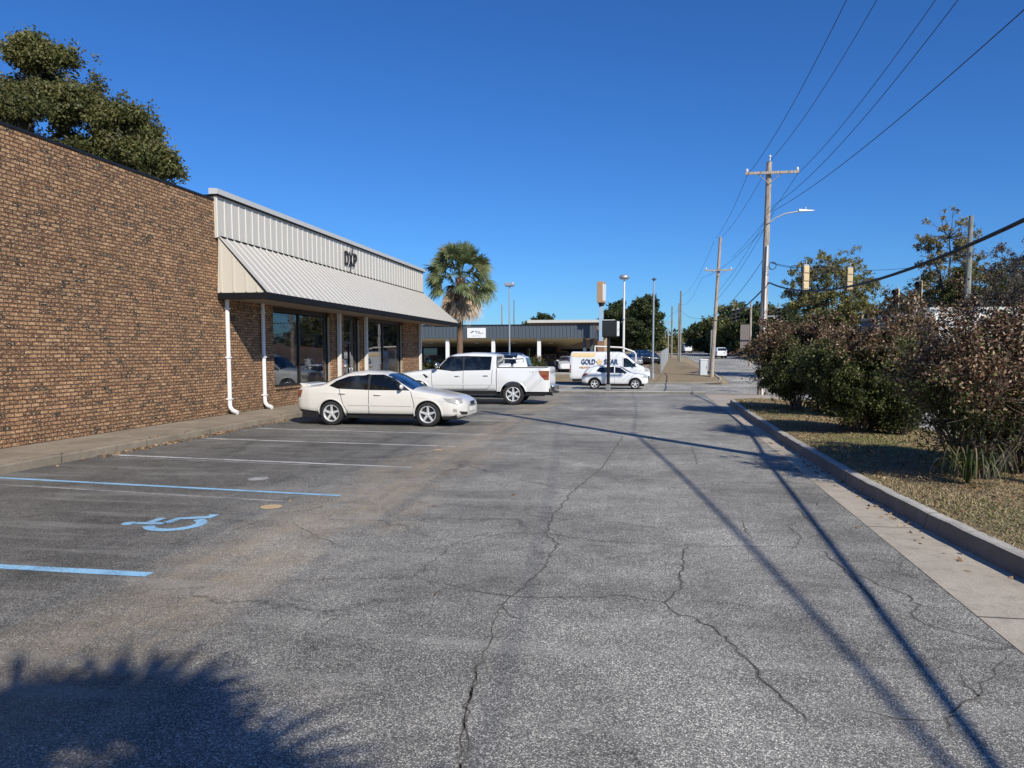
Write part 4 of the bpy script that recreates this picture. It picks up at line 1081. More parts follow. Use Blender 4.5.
# load bed
ct.patch('door_pillar', [(.235, 1.27), (.295, 1.27), (.285, 1.805), (.235, 1.81)], M['plastic'], tk, off=.008)
ct.line('side_moulding', [(1.42, .74), (-.93, .76)], .035, M['paint_white'], tk, off=.014)
def bed():
    Wd = .985; b = MB(); xs = sorted(set(list(np.linspace(-2.93, -.99, 34)) + [-1.6 + .48 * math.sin(t) for t in np.linspace(-PI / 2, PI / 2, 25)] + [-1.6 - .482, -1.6 + .482]))
    for sd in (1, -1):
        P = []
        for x in xs:
            zb = .50; d = abs(x + 1.6)
            if d <= .48: zb = .40 + math.sqrt(.48 ** 2 - d * d)
            zb = max(zb, .50); row = []; W_ = Wd - (.05 * max(0, (-x - 2.7) / .23) ** 2)
            fl = .045 * math.exp(-((x + 1.6) / .55) ** 4)
            for t in np.linspace(0, 1, 10):
                z = zb + (1.36 - zb) * t; row.append((x, sd * (W_ - .03 * ((z - .95) / .45) ** 2 + fl * max(0, 1 - abs(z - .9) / .4)), z))
            row += [(x, sd * (W_ - .05), 1.385), (x, sd * (W_ - .10), 1.385), (x, sd * (W_ - .12), 1.36), (x, sd * (W_ - .12), .78)]
            P.append(row)
        b.grid(P)
    b.box(-2.93, -.99, -.86, .86, .72, .78)
    b.box(-1.02, -.985, -.86, .86, .78, 1.37)
    b.box(-2.975, -2.915, -.90, .90, .62, 1.37)
    b.build('load_bed', M['paint_white'], tk)
    for sd in (1, -1): b = MB(); b.box(-2.9, -1.0, sd * .925 - .045, sd * .925 + .045, 1.386, 1.402); b.build('bed_rail', M['plastic'], tk)
    for sd in (1, -1):
        b = MB(); yo = sd * .992
        P = [[(x, sd * (.9895 - .05 * max(0, (-x - 2.7) / .23) ** 2 - .004), z) for x in xx] for z, xx in ((.93, np.linspace(-2.93, -2.78, 5)), (1.1, np.linspace(-2.935, -2.62, 5)), (1.27, np.linspace(-2.935, -2.56, 5)))]
        b.grid(P); b.v = [(v[0], v[1] + sd * .006, v[2]) for v in b.v]; b.build('taillight', M['amber'], tk)
        b = MB(); b.box(-2.86, -2.70, min(yo, yo - sd * .012), max(yo, yo - sd * .012), 1.04, 1.12); b.build('reverse_lamp', M['red'], tk)
        wheel(tk, -1.6, sd * (.99 - .02 - .135), .40, .27, sd, 6, .265)
        b = MB(); P = [[(-1.6 + .485 * math.cos(t), sd * q, .40 + .485 * math.sin(t)) for q in (.95, .5)] for t in np.linspace(0, PI, 20)]; b.grid(P); b.add([(-2.08, sd * .5, .3), (-1.1, sd * .5, .3), (-1.1, sd * .5, .9), (-2.08, sd * .5, .9)], [(0, 1, 2, 3)]); b.build('wheel_well', M['dark'], tk)
        b = MB(); P = []
        for t in np.linspace(R(-2), R(182), 30):
            P.append([(-1.6 + (.478 + dr) * math.cos(t), sd * (.975 + oo), max(.5, .40 + (.478 + dr) * math.sin(t))) for dr, oo in ((0, -.05), (0, .05), (.03, .05), (.06, .015))])
        b.grid(P); b.build('wheel_arch', M['paint_white'], tk)
    b = MB(); b.box(-3.10, -2.95, -.90, .90, .50, .72); b.build('bumper', M['chrome'], tk, .03)
    
    for q in (-.93, .60): b = MB(); b.box(-3.104, -3.02, q, q + .33, .52, .70); b.build('bumper_end', M['plastic'], tk, .02)
    b = MB(); b.box(-2.9, 1.4, -.70, .70, .36, .55); b.box(-.9, 1.35, -.96, -.80, .34, .40); b.box(-.9, 1.35, .80, .96, .34, .40); b.build('running_board', M['plastic'], tk, .01)
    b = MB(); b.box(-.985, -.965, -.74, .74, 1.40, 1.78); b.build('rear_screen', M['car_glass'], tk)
    b = MB(); b.tube([(-2.9, .3, .42), (-2.9, .3, .36), (-3.02, .3, .36)], .035, 8); b.box(-3.2, -3.0, -.05, .05, .42, .50); b.build('tow_hitch', M['plastic'], tk)
    Mx = __import__('mathutils')
    mt = Mx.Matrix(((-1, 0, 0, -2.18), (0, 0, 1, .972), (0, 1, 0, 1.18), (0, 0, 0, 1)))
    text_mesh('badge', 'FX4', .14, simple('badge_red', (.35, .12, .06), .5), tk, mt, .004, .36, .004)
bed()
# things lying in the bed
def load():
    e = empty('bed_load', (-6.1 + 1.75, 28.95, .785), .2, 'white plastic equipment housing standing in the bed of the pickup', 'equipment')
    b = MB(); b.hull([(-.42, -.3, 0), (.42, -.3, 0), (.42, .3, 0), (-.42, .3, 0)], [(-.30, -.26, .72), (.18, -.26, .80), (.18, .26, .80), (-.30, .26, .72)]); b.build('housing', M['white'], e, .05)
    b = MB(); b.tube([(-.2, 0, .74), (-.2, 0, .9), (.1, 0, .92), (.1, 0, .79)], .02, 8); b.build('handle', M['plastic'], e)
    b = MB(); b.box(-.2, .1, -.29, -.275, .2, .55); b.build('grille', M['plastic'], e)
    e2 = empty('bed_load', (-6.1 + 1.1, 28.85, .785), -.1, 'low white box lying behind the cab in the pickup bed', 'equipment')
    b = MB(); b.hull([(-.3, -.35, 0), (.3, -.35, 0), (.3, .35, 0), (-.3, .35, 0)], [(-.26, -.3, .66), (.26, -.3, .66), (.22, .3, .74), (-.22, .3, .74)]); b.build('box', M['white'], e2, .04)
    b = MB(); b.box(-.31, .31, -.36, .36, .36, .40); b.build('lid_band', M['plastic'], e2)
load()

suv_big = dict(L=5.0, wr=.38, ww=.25, rimr=.24, arch=.44, axles=(1.55, -1.45), clear=.25, paint=M['paint_white'], square=6.5, tumble=.15, smooth=.07,
    top=[(2.5, .85), (2.45, 1.05), (2.0, 1.15), (1.35, 1.20), (1.2, 1.23), (.6, 1.72), (.3, 1.83), (-.4, 1.87), (-2.0, 1.84), (-2.3, 1.74), (-2.44, 1.2), (-2.5, .95)],
    belt=[(2.5, .8), (2.0, 1.05), (1.2, 1.12), (-2.3, 1.18), (-2.5, .85)], W=[(2.5, .72), (2.4, .85), (2.1, .94), (1.5, .97), (-1.8, .97), (-2.3, .92), (-2.5, .78)], sill=[(2.5, .42), (2, .36), (-2, .36), (-2.5, .45)],
    windows=[[(1.05, 1.16), (.2, 1.17), (.2, 1.66), (.55, 1.62)], [(.13, 1.17), (-.85, 1.19), (-.85, 1.68), (.13, 1.68)], [(-.95, 1.2), (-2.0, 1.22), (-1.9, 1.66), (-.95, 1.68)]],
    screens=[(1.18, .55, .94, .84, 'windscreen'), (-2.42, -2.30, .86, .8, 'rear_screen')], headlights=[[(2.44, .75), (2.42, .92), (2.15, .95), (2.2, .78)]], taillights=[[(-2.46, .85), (-2.44, 1.15), (-2.25, 1.2), (-2.3, .9)]], spokes=5, seams=[[(.17, .5), (.17, 1.17)]], mirror=(.95, 1.22))
sv, cv = make_car('parked_suv', 'white suv with black roof and rails half hidden behind the white pickup', 'car', (-6.95, 33.0, 0), PI, suv_big)
for sd in (1, -1):
    b = MB(); b.tube([(.3, sd * .62, 1.84), (.2, sd * .62, 1.90), (-.8, sd * .62, 1.925), (-1.9, sd * .62, 1.90), (-2.05, sd * .62, 1.84)], .018, 7); b.build('roof_rail', M['chrome'], sv)
cv.screen('roof_panel', .25, -1.95, .97, M['paint_black'], sv, f1=.97, off=.004)
cv.patch('rear_pillar', [(-2.02, 1.12), (-2.28, 1.14), (-2.2, 1.70), (-2.0, 1.76), (-1.93, 1.74), (-1.96, 1.66), (-2.04, 1.22)], M['paint_white'], sv, off=.009)

# across the street
suv = dict(L=4.3, wr=.34, ww=.22, rimr=.23, arch=.40, axles=(1.32, -1.30), clear=.2, paint=M['paint_white'], square=4.5, tumble=.22, smooth=.09,
    top=[(2.15, .75), (2.1, .92), (1.6, 1.02), (1.15, 1.08), (1.0, 1.12), (.35, 1.48), (0, 1.56), (-.5, 1.59), (-1.2, 1.54), (-1.7, 1.42), (-2.0, 1.12), (-2.12, .9)],
    belt=[(2.15, .68), (1.8, .90), (1.0, 1.0), (-1.2, 1.07), (-1.8, 1.12), (-2.15, .8)], W=[(2.15, .62), (2.05, .76), (1.7, .85), (1.2, .88), (-1.5, .88), (-1.9, .82), (-2.15, .68)], sill=[(2.15, .4), (1.9, .28), (-1.8, .3), (-2.15, .45)],
    windows=[[(.85, 1.05), (.02, 1.06), (.02, 1.46), (.36, 1.40)], [(-.04, 1.06), (-.85, 1.08), (-1.2, 1.18), (-1.0, 1.40), (-.04, 1.48)]],
    screens=[(.98, .3, .92, .8, 'windscreen'), (-1.97, -1.62, .8, .7, 'rear_screen')], headlights=[[(2.1, .72), (2.05, .88), (1.65, .92), (1.75, .78)]], taillights=[[(-2.1, .82), (-2.05, 1.0), (-1.75, 1.05), (-1.8, .92)]],
    seams=[[(-.01, .4), (-.01, 1.06)]], mirror=(.72, 1.08), spokes=5, archmat=M['plastic'], trim=[[(.9, .30), (-.88, .30), (-.88, .36), (.9, .36)]])
Ys = 51.2; xc = (gx(583, Ys).x + gx(648, Ys).x) / 2
make_car('small_suv', 'small white suv in the cross street in front of the van', 'car', (xc, Ys, zt(Ys) + .004), 0, suv)
van = dict(L=5.75, wr=.36, ww=.24, rimr=.21, arch=.42, axles=(1.95, -1.55), clear=.28, paint=M['paint_white'], square=8, tumble=.06, smooth=.07,
    top=[(2.87, .95), (2.83, 1.20), (2.5, 1.35), (2.15, 1.50), (1.98, 1.58), (1.2, 2.22), (1.0, 2.36), (.7, 2.44), (-2.7, 2.46), (-2.82, 2.40), (-2.87, 2.0)],
    belt=[(2.87, .9), (2.5, 1.15), (2.0, 1.3), (1.0, 1.34), (-2.7, 1.34), (-2.87, 1.3)], W=[(2.87, .75), (2.75, .88), (2.4, .96), (1.9, 1.0), (-2.7, 1.0), (-2.87, .95)], sill=[(2.87, .5), (2.4, .42), (-2.87, .42)],
    windows=[[(1.92, 1.36), (.98, 1.34), (.98, 1.98), (1.18, 1.99), (1.36, 1.90)]], screens=[(1.96, 1.12, .94, .88, 'windscreen')], headlights=[[(2.80, .98), (2.72, 1.28), (2.42, 1.36), (2.5, 1.05)]],
    taillights=[[(-2.84, .9), (-2.84, 1.5), (-2.78, 1.5), (-2.78, .9)]], seams=[[(.9, .5), (.9, 2.1)], [(-.3, .5), (-.3, 2.2)]], mirror=(1.75, 1.45), mirs=1.6, mirmat=M['plastic'], spokes=5, trim=[[(2.84, .46), (2.84, .72), (2.35, .70), (2.35, .46)], [(1.5, .44), (-1.1, .44), (-1.1, .56), (1.5, .56)]])
Yv = 56.6; xv = (gx(573, Yv).x + gx(648, Yv).x) / 2
vn, cvn = make_car('delivery_van', 'white high sided van with gold star lettering on its side', 'van', (xv, Yv, zt(Yv) + .004), 0, van)
Mx = __import__('mathutils')
def vt(x, z, y=-1.0): return Mx.Matrix(((1, 0, 0, x), (0, 0, -1, y - .012), (0, 1, 0, z), (0, 0, 0, 1)))
cvn.patch('gold_band', [(-2.78, 2.06), (-2.72, 2.36), (-.9, 2.36), (-1.1, 2.1), (-1.3, 2.04)], M['gold_band'], vn, sides=(-1,), off=.006)
text_mesh('lettering', 'GOLD', .52, M['txt_blue'], vn, vt(-1.52, 1.70, -.985), .004, 1.0, .012)
text_mesh('lettering', 'STAR', .52, M['txt_blue'], vn, vt(.10, 1.70, -.985), .004, 1.0, .012)
text_mesh('lettering', 'HEATING & COOLING', .2, M['txt_gold'], vn, vt(-.95, 1.30, -.995), .004, 2.4, .006)
b = MB(); pts = []
for k in range(10):
    r_ = .29 if k % 2 == 0 else .13; a = PI / 2 + k * PI / 5; pts.append((-.72 + r_ * math.cos(a), -.998, 1.70 + r_ * math.sin(a)))
b.add(pts + [(-.72, -.998, 1.70)], [(i, (i + 1) % 10, 10) for i in range(10)]); b.build('star_emblem', M['gold_band'], vn)

# parked by the bank
simple_sed = dict(sedan); simple_sed.update(fine=False, paint=M['paint_white'], tailmat=M['red'], spokes=5)
def far_car(label, px, Y, rz, paint, spec=None, name='parked_car'):
    sp = dict(spec or simple_sed); sp['paint'] = M[paint]; sp['fine'] = False
    return make_car(name, label, 'car', (gx(px, Y).x, Y, zt(Y) + .006), rz, sp, 'cars parked beside the bank')
far_car('white sedan facing the camera beside the bank canopy', 567, 74, R(-84), 'paint_white')
far_car('black suv parked behind the white sedan near the bank', 561, 84, R(-80), 'paint_black', suv_big)
far_car('charcoal suv parked in the shade right of the bank columns', 549, 80, R(-88), 'paint_dark', suv)
far_car('dark sedan under the left end of the bank canopy', 436, 80, R(-60), 'paint_dark')
far_car('silver sedan under the bank canopy beside a white column', 470, 82, R(-70), 'paint_silver')
far_car('black suv parked behind the chain fence left of the capped post', 641, 96, R(-80), 'paint_black', suv_big)
far_car('dark grey car parked behind the chain fence next to the black suv', 650, 98, R(-75), 'paint_dark', suv)
far_car('silver car at the right end of the row behind the chain fence', 633, 92, R(-80), 'paint_silver')
# moving on the far street
small_truck = dict(suv_big); small_truck.update(paint=M['paint_white'], fine=False)
make_car('distant_suv', 'white vehicle driving away up the far street beside the leaning pole', 'car', (gx(719, 135).x, 135, zt(135) + .01), R(95), small_truck)
make_car('distant_van', 'tiny white van at the crest of the far street', 'van', (gx(687, 190).x, 190, zt(190) + .06), R(-88), dict(van, fine=False))
# ================================================================== BANK ACROSS THE STREET
BY = 74.0; bz = zt(BY)
def bx(px, Y=BY): return gx(px, Y).x
bank = empty('bank_building', (bx(500), BY, bz), 0, 'low bank with long blue grey ribbed canopy on white columns across the street', 'building')
O = bank.location.copy()
def bb(b, name, m, bevel=0, parent=None):
    b.v = [(v[0] - O.x, v[1] - O.y, v[2] - O.z) for v in b.v]; return b.build(name, m, parent or bank, bevel)
xL, xR = bx(385), bx(594); zt1, zt0 = zh(325.5, 500, BY), zh(338.5, 500, BY)
b = MB(); b.box(xL, xR, BY, BY + .2, zt0, zt1); b.box(xR - .2, xR, BY + .202, BY + 13, zt0, zt1); bb(b, 'fascia', M['blue_grey'])
b = MB(); x = xL + .2
while x < xR: b.box(x, x + .13, BY - .06, BY, zt0 + .03, zt1 - .03); x += .36
bb(b, 'fascia_rib', M['blue_grey'])
b = MB(); b.box(xL - .1, xR + .1, BY - .09, BY + .22, zt1 + .002, zt1 + .09); bb(b, 'coping', M['frame'])
b = MB(); zz = zh(347, 500, BY + 13); b.hull([(xL, BY + .1, zt0 + .02), (xR - .01, BY + .1, zt0 + .02), (xR - .01, BY + .1, zt0 + .1), (xL, BY + .1, zt0 + .1)], [(xL, BY + 13, zz), (xR - 4, BY + 13, zz), (xR - 4, BY + 13, zz + .08), (xL, BY + 13, zz + .08)]); bb(b, 'soffit', M['tan_soffit'])
b = MB(); b.box(bx(385, BY + 13), bx(556, BY + 13), BY + 13, BY + 24, bz, zt1 - .3); bb(b, 'wall', simple('bank_dark_wall', (.035, .03, .028), .7))
for k, px in enumerate((402, 424, 477, 505, 527)):
    w = MB(); x0 = bx(px, BY + 13); w.box(x0, x0 + 1.6, BY + 12.9, BY + 12.98, bz + .5, bz + 2.3); bb(w, 'window', M['store_glass'])
b = MB(); b.box(bx(522), bx(608, BY + 6), BY + 6, BY + 26, zh(323.2, 560, BY + 6) - .7, zh(323.2, 560, BY + 6)); bb(b, 'upper_roof', M['brown'])
b = MB(); zq = zh(322.6, 560, BY + 5.6); b.box(bx(519), bx(613), BY + 5.6, BY + 26.4, zq, zq + .28); bb(b, 'roof_edge', M['fascia_cap'])
b = MB(); b.box(bx(557, BY + 14), bx(607, BY + 14), BY + 14, BY + 22, bz, zh(338, 600, BY + 14)); bb(b, 'rear_wall', M['tan_wall'])
for px, w_ in ((562, 3.6), (590, 1.6)):
    w = MB(); x0 = bx(px, BY + 13.9); w.box(x0, x0 + w_, BY + 13.86, BY + 13.99, bz + 1.3, bz + 2.2); bb(w, 'window', M['dark'])
for px in (446.5, 492.5, 538.5):
    b = MB(); b.box(bx(px) - .17, bx(px) + .17, BY + .3, BY + .64, bz - .02, zt0 + .02); bb(b, 'column', M['white'], .02)
for px, yo in ((584.5, 1), (591.5, 6)):
    b = MB(); x0 = bx(px, BY + yo); b.box(x0 - .15, x0 + .15, BY + yo, BY + yo + .3, bz - .02, zt0 + .05); bb(b, 'column', M['blue_grey'], .02)
for px in (431, 477, 514, 551):
    b = MB(); x0 = bx(px, BY + 5); b.lathe([(0.001, 0), (.22, 0), (.25, .06), (.001, .08)], 14, 'Z', (x0, BY + 5, zh(342.6, px, BY + 5) - .08)); bb(b, 'ceiling_light', M['sign_white'])
# sign board on its fascia
sg = empty('bank_sign', (bx(477), BY - .12, bz + 3.6), 0, 'white rectangular sign board fixed to the blue grey canopy front', 'sign')
x0, x1, z0, z1 = bx(467.5) - sg.location.x, bx(486) - sg.location.x, zh(338, 477, BY) - sg.location.z, zh(328, 477, BY) - sg.location.z
b = MB(); b.box(x0, x1, -.05, .05, z0, z1); b.build('panel', M['sign_white'], sg, .01)
b = MB(); xm = (x0 + x1) / 2; zm = (z0 + z1) / 2
b.hull([(x0 + .3, -.062, zm + .02), (x0 + .62, -.062, zm + .22), (x0 + .7, -.062, zm + .14), (x0 + .42, -.062, zm + .0)], [(x0 + .3, -.055, zm + .02), (x0 + .62, -.055, zm + .22), (x0 + .7, -.055, zm + .14), (x0 + .42, -.055, zm + .0)]); b.build('emblem', M['black'], sg)
def st(x, z, y=-.055): return Mx.Matrix(((1, 0, 0, x), (0, 0, -1, y), (0, 1, 0, z), (0, 0, 0, 1)))
text_mesh('lettering', 'fine', .26, M['black'], sg, st(xm + .12, zm + .13), .004, .5); text_mesh('lettering', 'company', .18, M['plastic'], sg, st(xm + .35, zm - .02), .004, .7); text_mesh('lettering', 'services', .14, M['metal'], sg, st(xm, zm - .28), .004, .9)

# ================================================================== SIGNS AND LAMP POSTS
def pylon(Y=72.0):
    p = gx(601, Y); e = empty('pylon_sign', p, R(80), 'tall slender sign with tan top panel and pale blue post', 'sign'); z = lambda py: zh(py, 601, Y) - p.z
    b = MB(); b.box(-.17, .17, -.17, .17, z(341), z(305)); b.build('post', simple('pale_blue', (.36, .50, .60), .5), e)
    b = MB(); b.box(-.75, .75, -.26, .26, z(303), z(282)); b.build('sign_panel', M['tan_panel'], e, .03)
    b = MB(); b.box(-.66, .66, -.275, -.262, z(301), z(284)); b.build('sign_face', M['sign_white'], e)
    b = MB(); b.hull([(-.6, -.2, z(303)), (.6, -.2, z(303)), (.6, .2, z(303)), (-.6, .2, z(303))], [(-.2, -.18, z(306)), (.2, -.18, z(306)), (.2, .18, z(306)), (-.2, .18, z(306))]); b.build('neck', M['black'], e)
    b = MB(); b.box(-.3, .3, -.25, .25, -.05, z(341)); b.build('base', M['brown'], e)
pylon()
def board(Y=39.6):
    p = gx(608.5, Y); p.z = zt(Y) + .1; e = empty('roadside_sign', p, R(-20), 'dark box sign on a square black post at the lot edge', 'sign'); z = lambda py: zh(py, 607, Y) - p.z
    b = MB(); b.box(-.065, .065, -.065, .065, -.1, z(337)); b.build('post', M['black'], e)
    b = MB(); b.box(-.09, .09, -.09, .09, -.1, .35); b.build('post_sleeve', M['metal'], e)
    b = MB(); b.box(-.30, .50, -.18, .18, z(337), z(320.5)); b.build('cabinet', M['black'], e, .02)
    b = MB(); b.box(.502, .517, -.15, .15, z(336), z(321.5)); b.build('edge_face', M['sign_white'], e)
    b = MB(); b.box(-.28, .48, -.19, -.182, z(336), z(321.5)); b.build('sign_face', simple('dark_face', (.03, .035, .035), .3), e)
board()
def lamp_post(px, Y, ytop, rad, label, kind, m='metal'):
    p = gx(px, Y); e = empty('lamp_post', p, 0, label, 'lamp post'); H = zh(ytop, px, Y) - p.z
    b = MB(); b.tube([(0, 0, -.05), (0, 0, H * .5), (0, 0, H - .2)], [rad, rad * .85, rad * .65], 12); b.tube([(0, 0, -.05), (0, 0, .5)], rad * 1.6, 12); b.build('pole', M[m], e)
    if kind == 'box':
        b = MB(); b.box(-.38, .38, -.28, .28, H - .25, H + .02); b.build('lamp_head', M['metal'], e, .05)
        b = MB(); b.box(-.3, .3, -.2, .2, H - .29, H - .252); b.build('lens', M['lamp'], e)
    elif kind == 'round':
        b = MB(); b.lathe([(.001, H + .12), (.25, H + .1), (.42, H - .03), (.43, H - .14), (.36, H - .26), (.001, H - .28)], 20); b.build('lamp_head', M['metal'], e)
    else:
        b = MB(); b.tube([(0, 0, H - .22), (0, 0, H + .05)], [.1, .03], 8); b.box(-.18, .18, -.06, .06, H - .14, H - .06); b.build('cap', M['plastic'], e)
lamp_post(509.5, 62, 283, .075, 'slim grey lamp post with square head rising behind the white pickup', 'box')
lamp_post(623.5, 66, 276, .11, 'white lamp post with round head behind the delivery van', 'round', 'white_dirty')
lamp_post(653, 62.5, 278, .085, 'thin grey post with small cap beside the chain fence', 'cap')

# fence, cabinet, hydrant-like clutter on the corner
def chain_fence():
    e = empty('chain_fence', gx(660, 76), 0, 'grey chain link fence running back from the street corner', 'fence'); A, B_ = Vector(gx(661, 68)), Vector(gx(668, 120)); b = MB(); m_ = MB(); n = 14
    for i in range(n + 1):
        q = A.lerp(B_, i / n) - e.location; q.z = zt(A.lerp(B_, i / n).y) - e.location.z; po = MB(); po.tube([q, q + Vector((0, 0, 2.0))], .04, 6); po.build('post', M['metal'], e)
        if i < n:
            q2 = A.lerp(B_, (i + 1) / n) - e.location; q2.z = zt(A.lerp(B_, (i + 1) / n).y) - e.location.z
            for k in range(9): m_.tube([q + Vector((0, 0, .1 + k * .22)), q2 + Vector((0, 0, .1 + k * .22))], .012, 3)
            for k in range(10): a = q.lerp(q2, k / 10); m_.tube([a, a + Vector((0, 0, 1.95))], .012, 3)
            b.tube([q + Vector((0, 0, 1.98)), q2 + Vector((0, 0, 1.98))], .03, 5)
    b.build('rail', M['metal'], e); m_.build('mesh', M['metal'], e)
chain_fence()
def arch():
    p = gx(634, 64); e = empty('gate_rail', p, 0, 'bent white pipe barrier behind the delivery van', 'barrier')
    b = MB(); b.tube([(-3.2, 0, 2.55), (-1, 0, 2.45), (0, 0, 2.1), (.15, 0, 1.9), (.15, 0, -.05)], .07, 8); b.tube([(-3.2, 0, 2.55), (-3.2, 0, -.05)], .07, 8); b.build('pipe', M['white_dirty'], e)
arch()
Y = 66; p = gx(703.5, Y); e = empty('utility_cabinet', p, .15, 'pale grey utility cabinet on the grass beside the leaning pole', 'cabinet')
b = MB(); b.box(-.30, .30, -.25, .25, .08, 1.32); b.build('housing', simple('cabinet_grey', (.50, .53, .54), .5), e, .03); b = MB(); b.box(-.36, .36, -.3, .3, -.02, .10); b.build('plinth', M['kerb'], e); b = MB(); b.box(-.33, .33, -.28, .28, 1.32, 1.38); b.build('lid', M['metal'], e, .02); b = MB(); b.box(.2, .23, -.27, -.25, .6, .85); b.build('handle', M['plastic'], e)

# ================================================================== POLES AND WIRES
def pole(px, Y, ytop, r, label, arms=(), m='pole', lean=0.0, base=None, extra=None, X=None, H=None, name='utility_pole'):
    p = gx(px, Y) if X is None else Vector((X, Y, zt(Y)))
    e = empty(name, p, 0, label, 'utility pole'); H = H or zh(ytop, px, Y) - p.z; tx = lean * H
    b = MB(); b.tube([(tx * t, 0, -.1 + (H + .1) * t) for t in np.linspace(0, 1, 6)], [r * (1.15 - .4 * t) for t in np.linspace(0, 1, 6)], 12); b.build('pole', M[m], e)
    for (z, wl, wr_) in arms:
        c = MB(); c.box(tx * z / H - wl, tx * z / H + wr_, -r * 1.2 - .1, -r * 1.2, z - .06, z + .06)
        for s_ in (-.6, .6): c.tube([(tx * z / H + s_, -r * 1.2 - .05, z), (tx * z / H, -r, z - .5)], .02, 5)
        c.build('crossarm', M['pole'] if m == 'pole' else M['metal'], e)
        for xx in (-wl + .08, wr_ - .08):
            i_ = MB(); i_.lathe([(.001, .0), (.05, .0), (.07, .05), (.04, .09), (.06, .13), (.001, .17)], 10, 'Z', (tx * z / H + xx, -r * 1.2 - .05, z + .06)); i_.build('insulator', M['white_dirty'], e)
    return e, p, H
PX, PY_ = gx(765.5, 39).x, 39.3
pm, pmp, HM = pole(766, PY_, 162, .17, 'tall weathered pole with street light arm behind the bushes', arms=((zh(174, 766, PY_) - zt(PY_), 1.13, 1.35),), X=PX - .12, lean=.010)
c = MB(); c.tube([(.02, -.2, 0), (.06, -.2, 5.2), (.10, -.2, HM - 4)], .045, 8); c.build('conduit', M['white_dirty'], pm)
c = MB(); c.tube([(.12, -.15, HM), (.12, -.15, HM + .18)], .03, 6); c.lathe([(.001, 0), (.06, .02), (.06, .1), (.001, .14)], 8, 'Z', (.12, -.15, HM + .15)); c.build('insulator', M['white_dirty'], pm)
# street light arm
za = zh(224, 766, PY_) - zt(PY_); zb_ = zh(213, 790, PY_) - zt(PY_)
c = MB(); c.tube([(.1, -.2, za), (.45, -.2, za + .25), (.9, -.2, zb_ - .05), (1.4, -.2, zb_ + .02), (1.7, -.2, zb_ + .03)], .035, 8); c.build('lamp_arm', M['metal'], pm)
c = MB(); c.hull([(1.5, -.3, zb_ + .02), (1.5, -.1, zb_ + .02), (1.5, -.14, zb_ + .14), (1.5, -.26, zb_ + .14)], [(2.2, -.29, zb_ + .03), (2.2, -.11, zb_ + .03), (2.2, -.15, zb_ + .09), (2.2, -.25, zb_ + .09)]); c.tube([(1.8, -.2, zb_ + .12), (1.8, -.2, zb_ + .22)], .05, 8); c.build('lamp_head', M['metal'], pm, .01)
# pole just outside the view whose shadow crosses the lot
off, offp, HO = pole(0, 9.6, 0, .17, 'tall pole on the verge just right of the view', arms=((12.9, 1.2, 1.2),), X=6.45, H=13.6)
p2, p2p, H2 = pole(717, 64, 237, .15, 'leaning brown pole with crossarm on the far corner', arms=((zh(270.5, 717, 64) - zt(64), 1.05, 1.05),), X=gx(712, 64).x, lean=.042)
pole(681, 110, 291, .16, 'grey pole beyond the chain fence, tallest of the far row', X=gx(680, 110).x, m='pole_grey')
pole(679, 122, 303, .15, 'second pole close behind the tallest far one', X=gx(678.5, 122).x)
pole(671.5, 135, 306, .15, 'thin dark pole left of the far pair', X=gx(671.5, 135).x, m='pole_grey')
pole(668, 190, 328, .14, 'short distant pole with crossarm over the road crest', arms=((7.6, 1.4, 1.4),), X=gx(668, 190).x)
pole(665, 215, 331, .14, 'most distant small pole with crossarm at the horizon', arms=((7.6, 1.4, 1.4),), X=gx(665, 215).x)
pole(967, 52, 216, .18, 'grey green pole standing behind the red brown bushes', X=gx(965, 52).x, m='pole_grey')
pole(861, 66, 277, .10, 'short brown pole in front of the autumn tree', X=gx(861, 66).x)
pole(750, 92, 303, .14, 'pale slim pole by the brown fence across the street', X=gx(750, 92).x)
pole(776, 95, 303, .10, 'thin pole with side arm behind the tall bushes', arms=((5.8, 2.0, .1),), X=gx(777, 95).x, m='pole_grey')
pole(711, 78, 330, .12, 'thin grey pole directly behind the leaning one', X=gx(711, 78).x, m='pole_grey')
pole(501, 96, 304, .10, 'thin pole behind the bank roof left of the grey lamp post', X=gx(502, 96).x)
pole(513, 98, 300, .08, 'slim dark pole behind the bank roof right of the lamp post', X=gx(514, 98).x, m='pole_grey')

WN = 0
def wire(pts, sag, r, label, name='power_line', group='wires overhead', seg=26):
    """pts: attachment points; each span hangs as a parabola"""
    P = []
    for i, (a, c) in enumerate(zip(pts[:-1], pts[1:])):
        a, c = Vector(a), Vector(c); s_ = sag[i] if hasattr(sag, '__len__') else sag
        for k in range(seg if i < len(pts) - 2 else seg + 1):
            t = k / seg; q = a.lerp(c, t); q.z -= 4 * s_ * t * (1 - t); P.append(q)
    b = MB(); b.tube(P, r, 6); return b.build(name, M['wire'], None, label=label, cat='wire', group=None)
zM = lambda py: zh(py, 766, PY_)
BX = 6.45
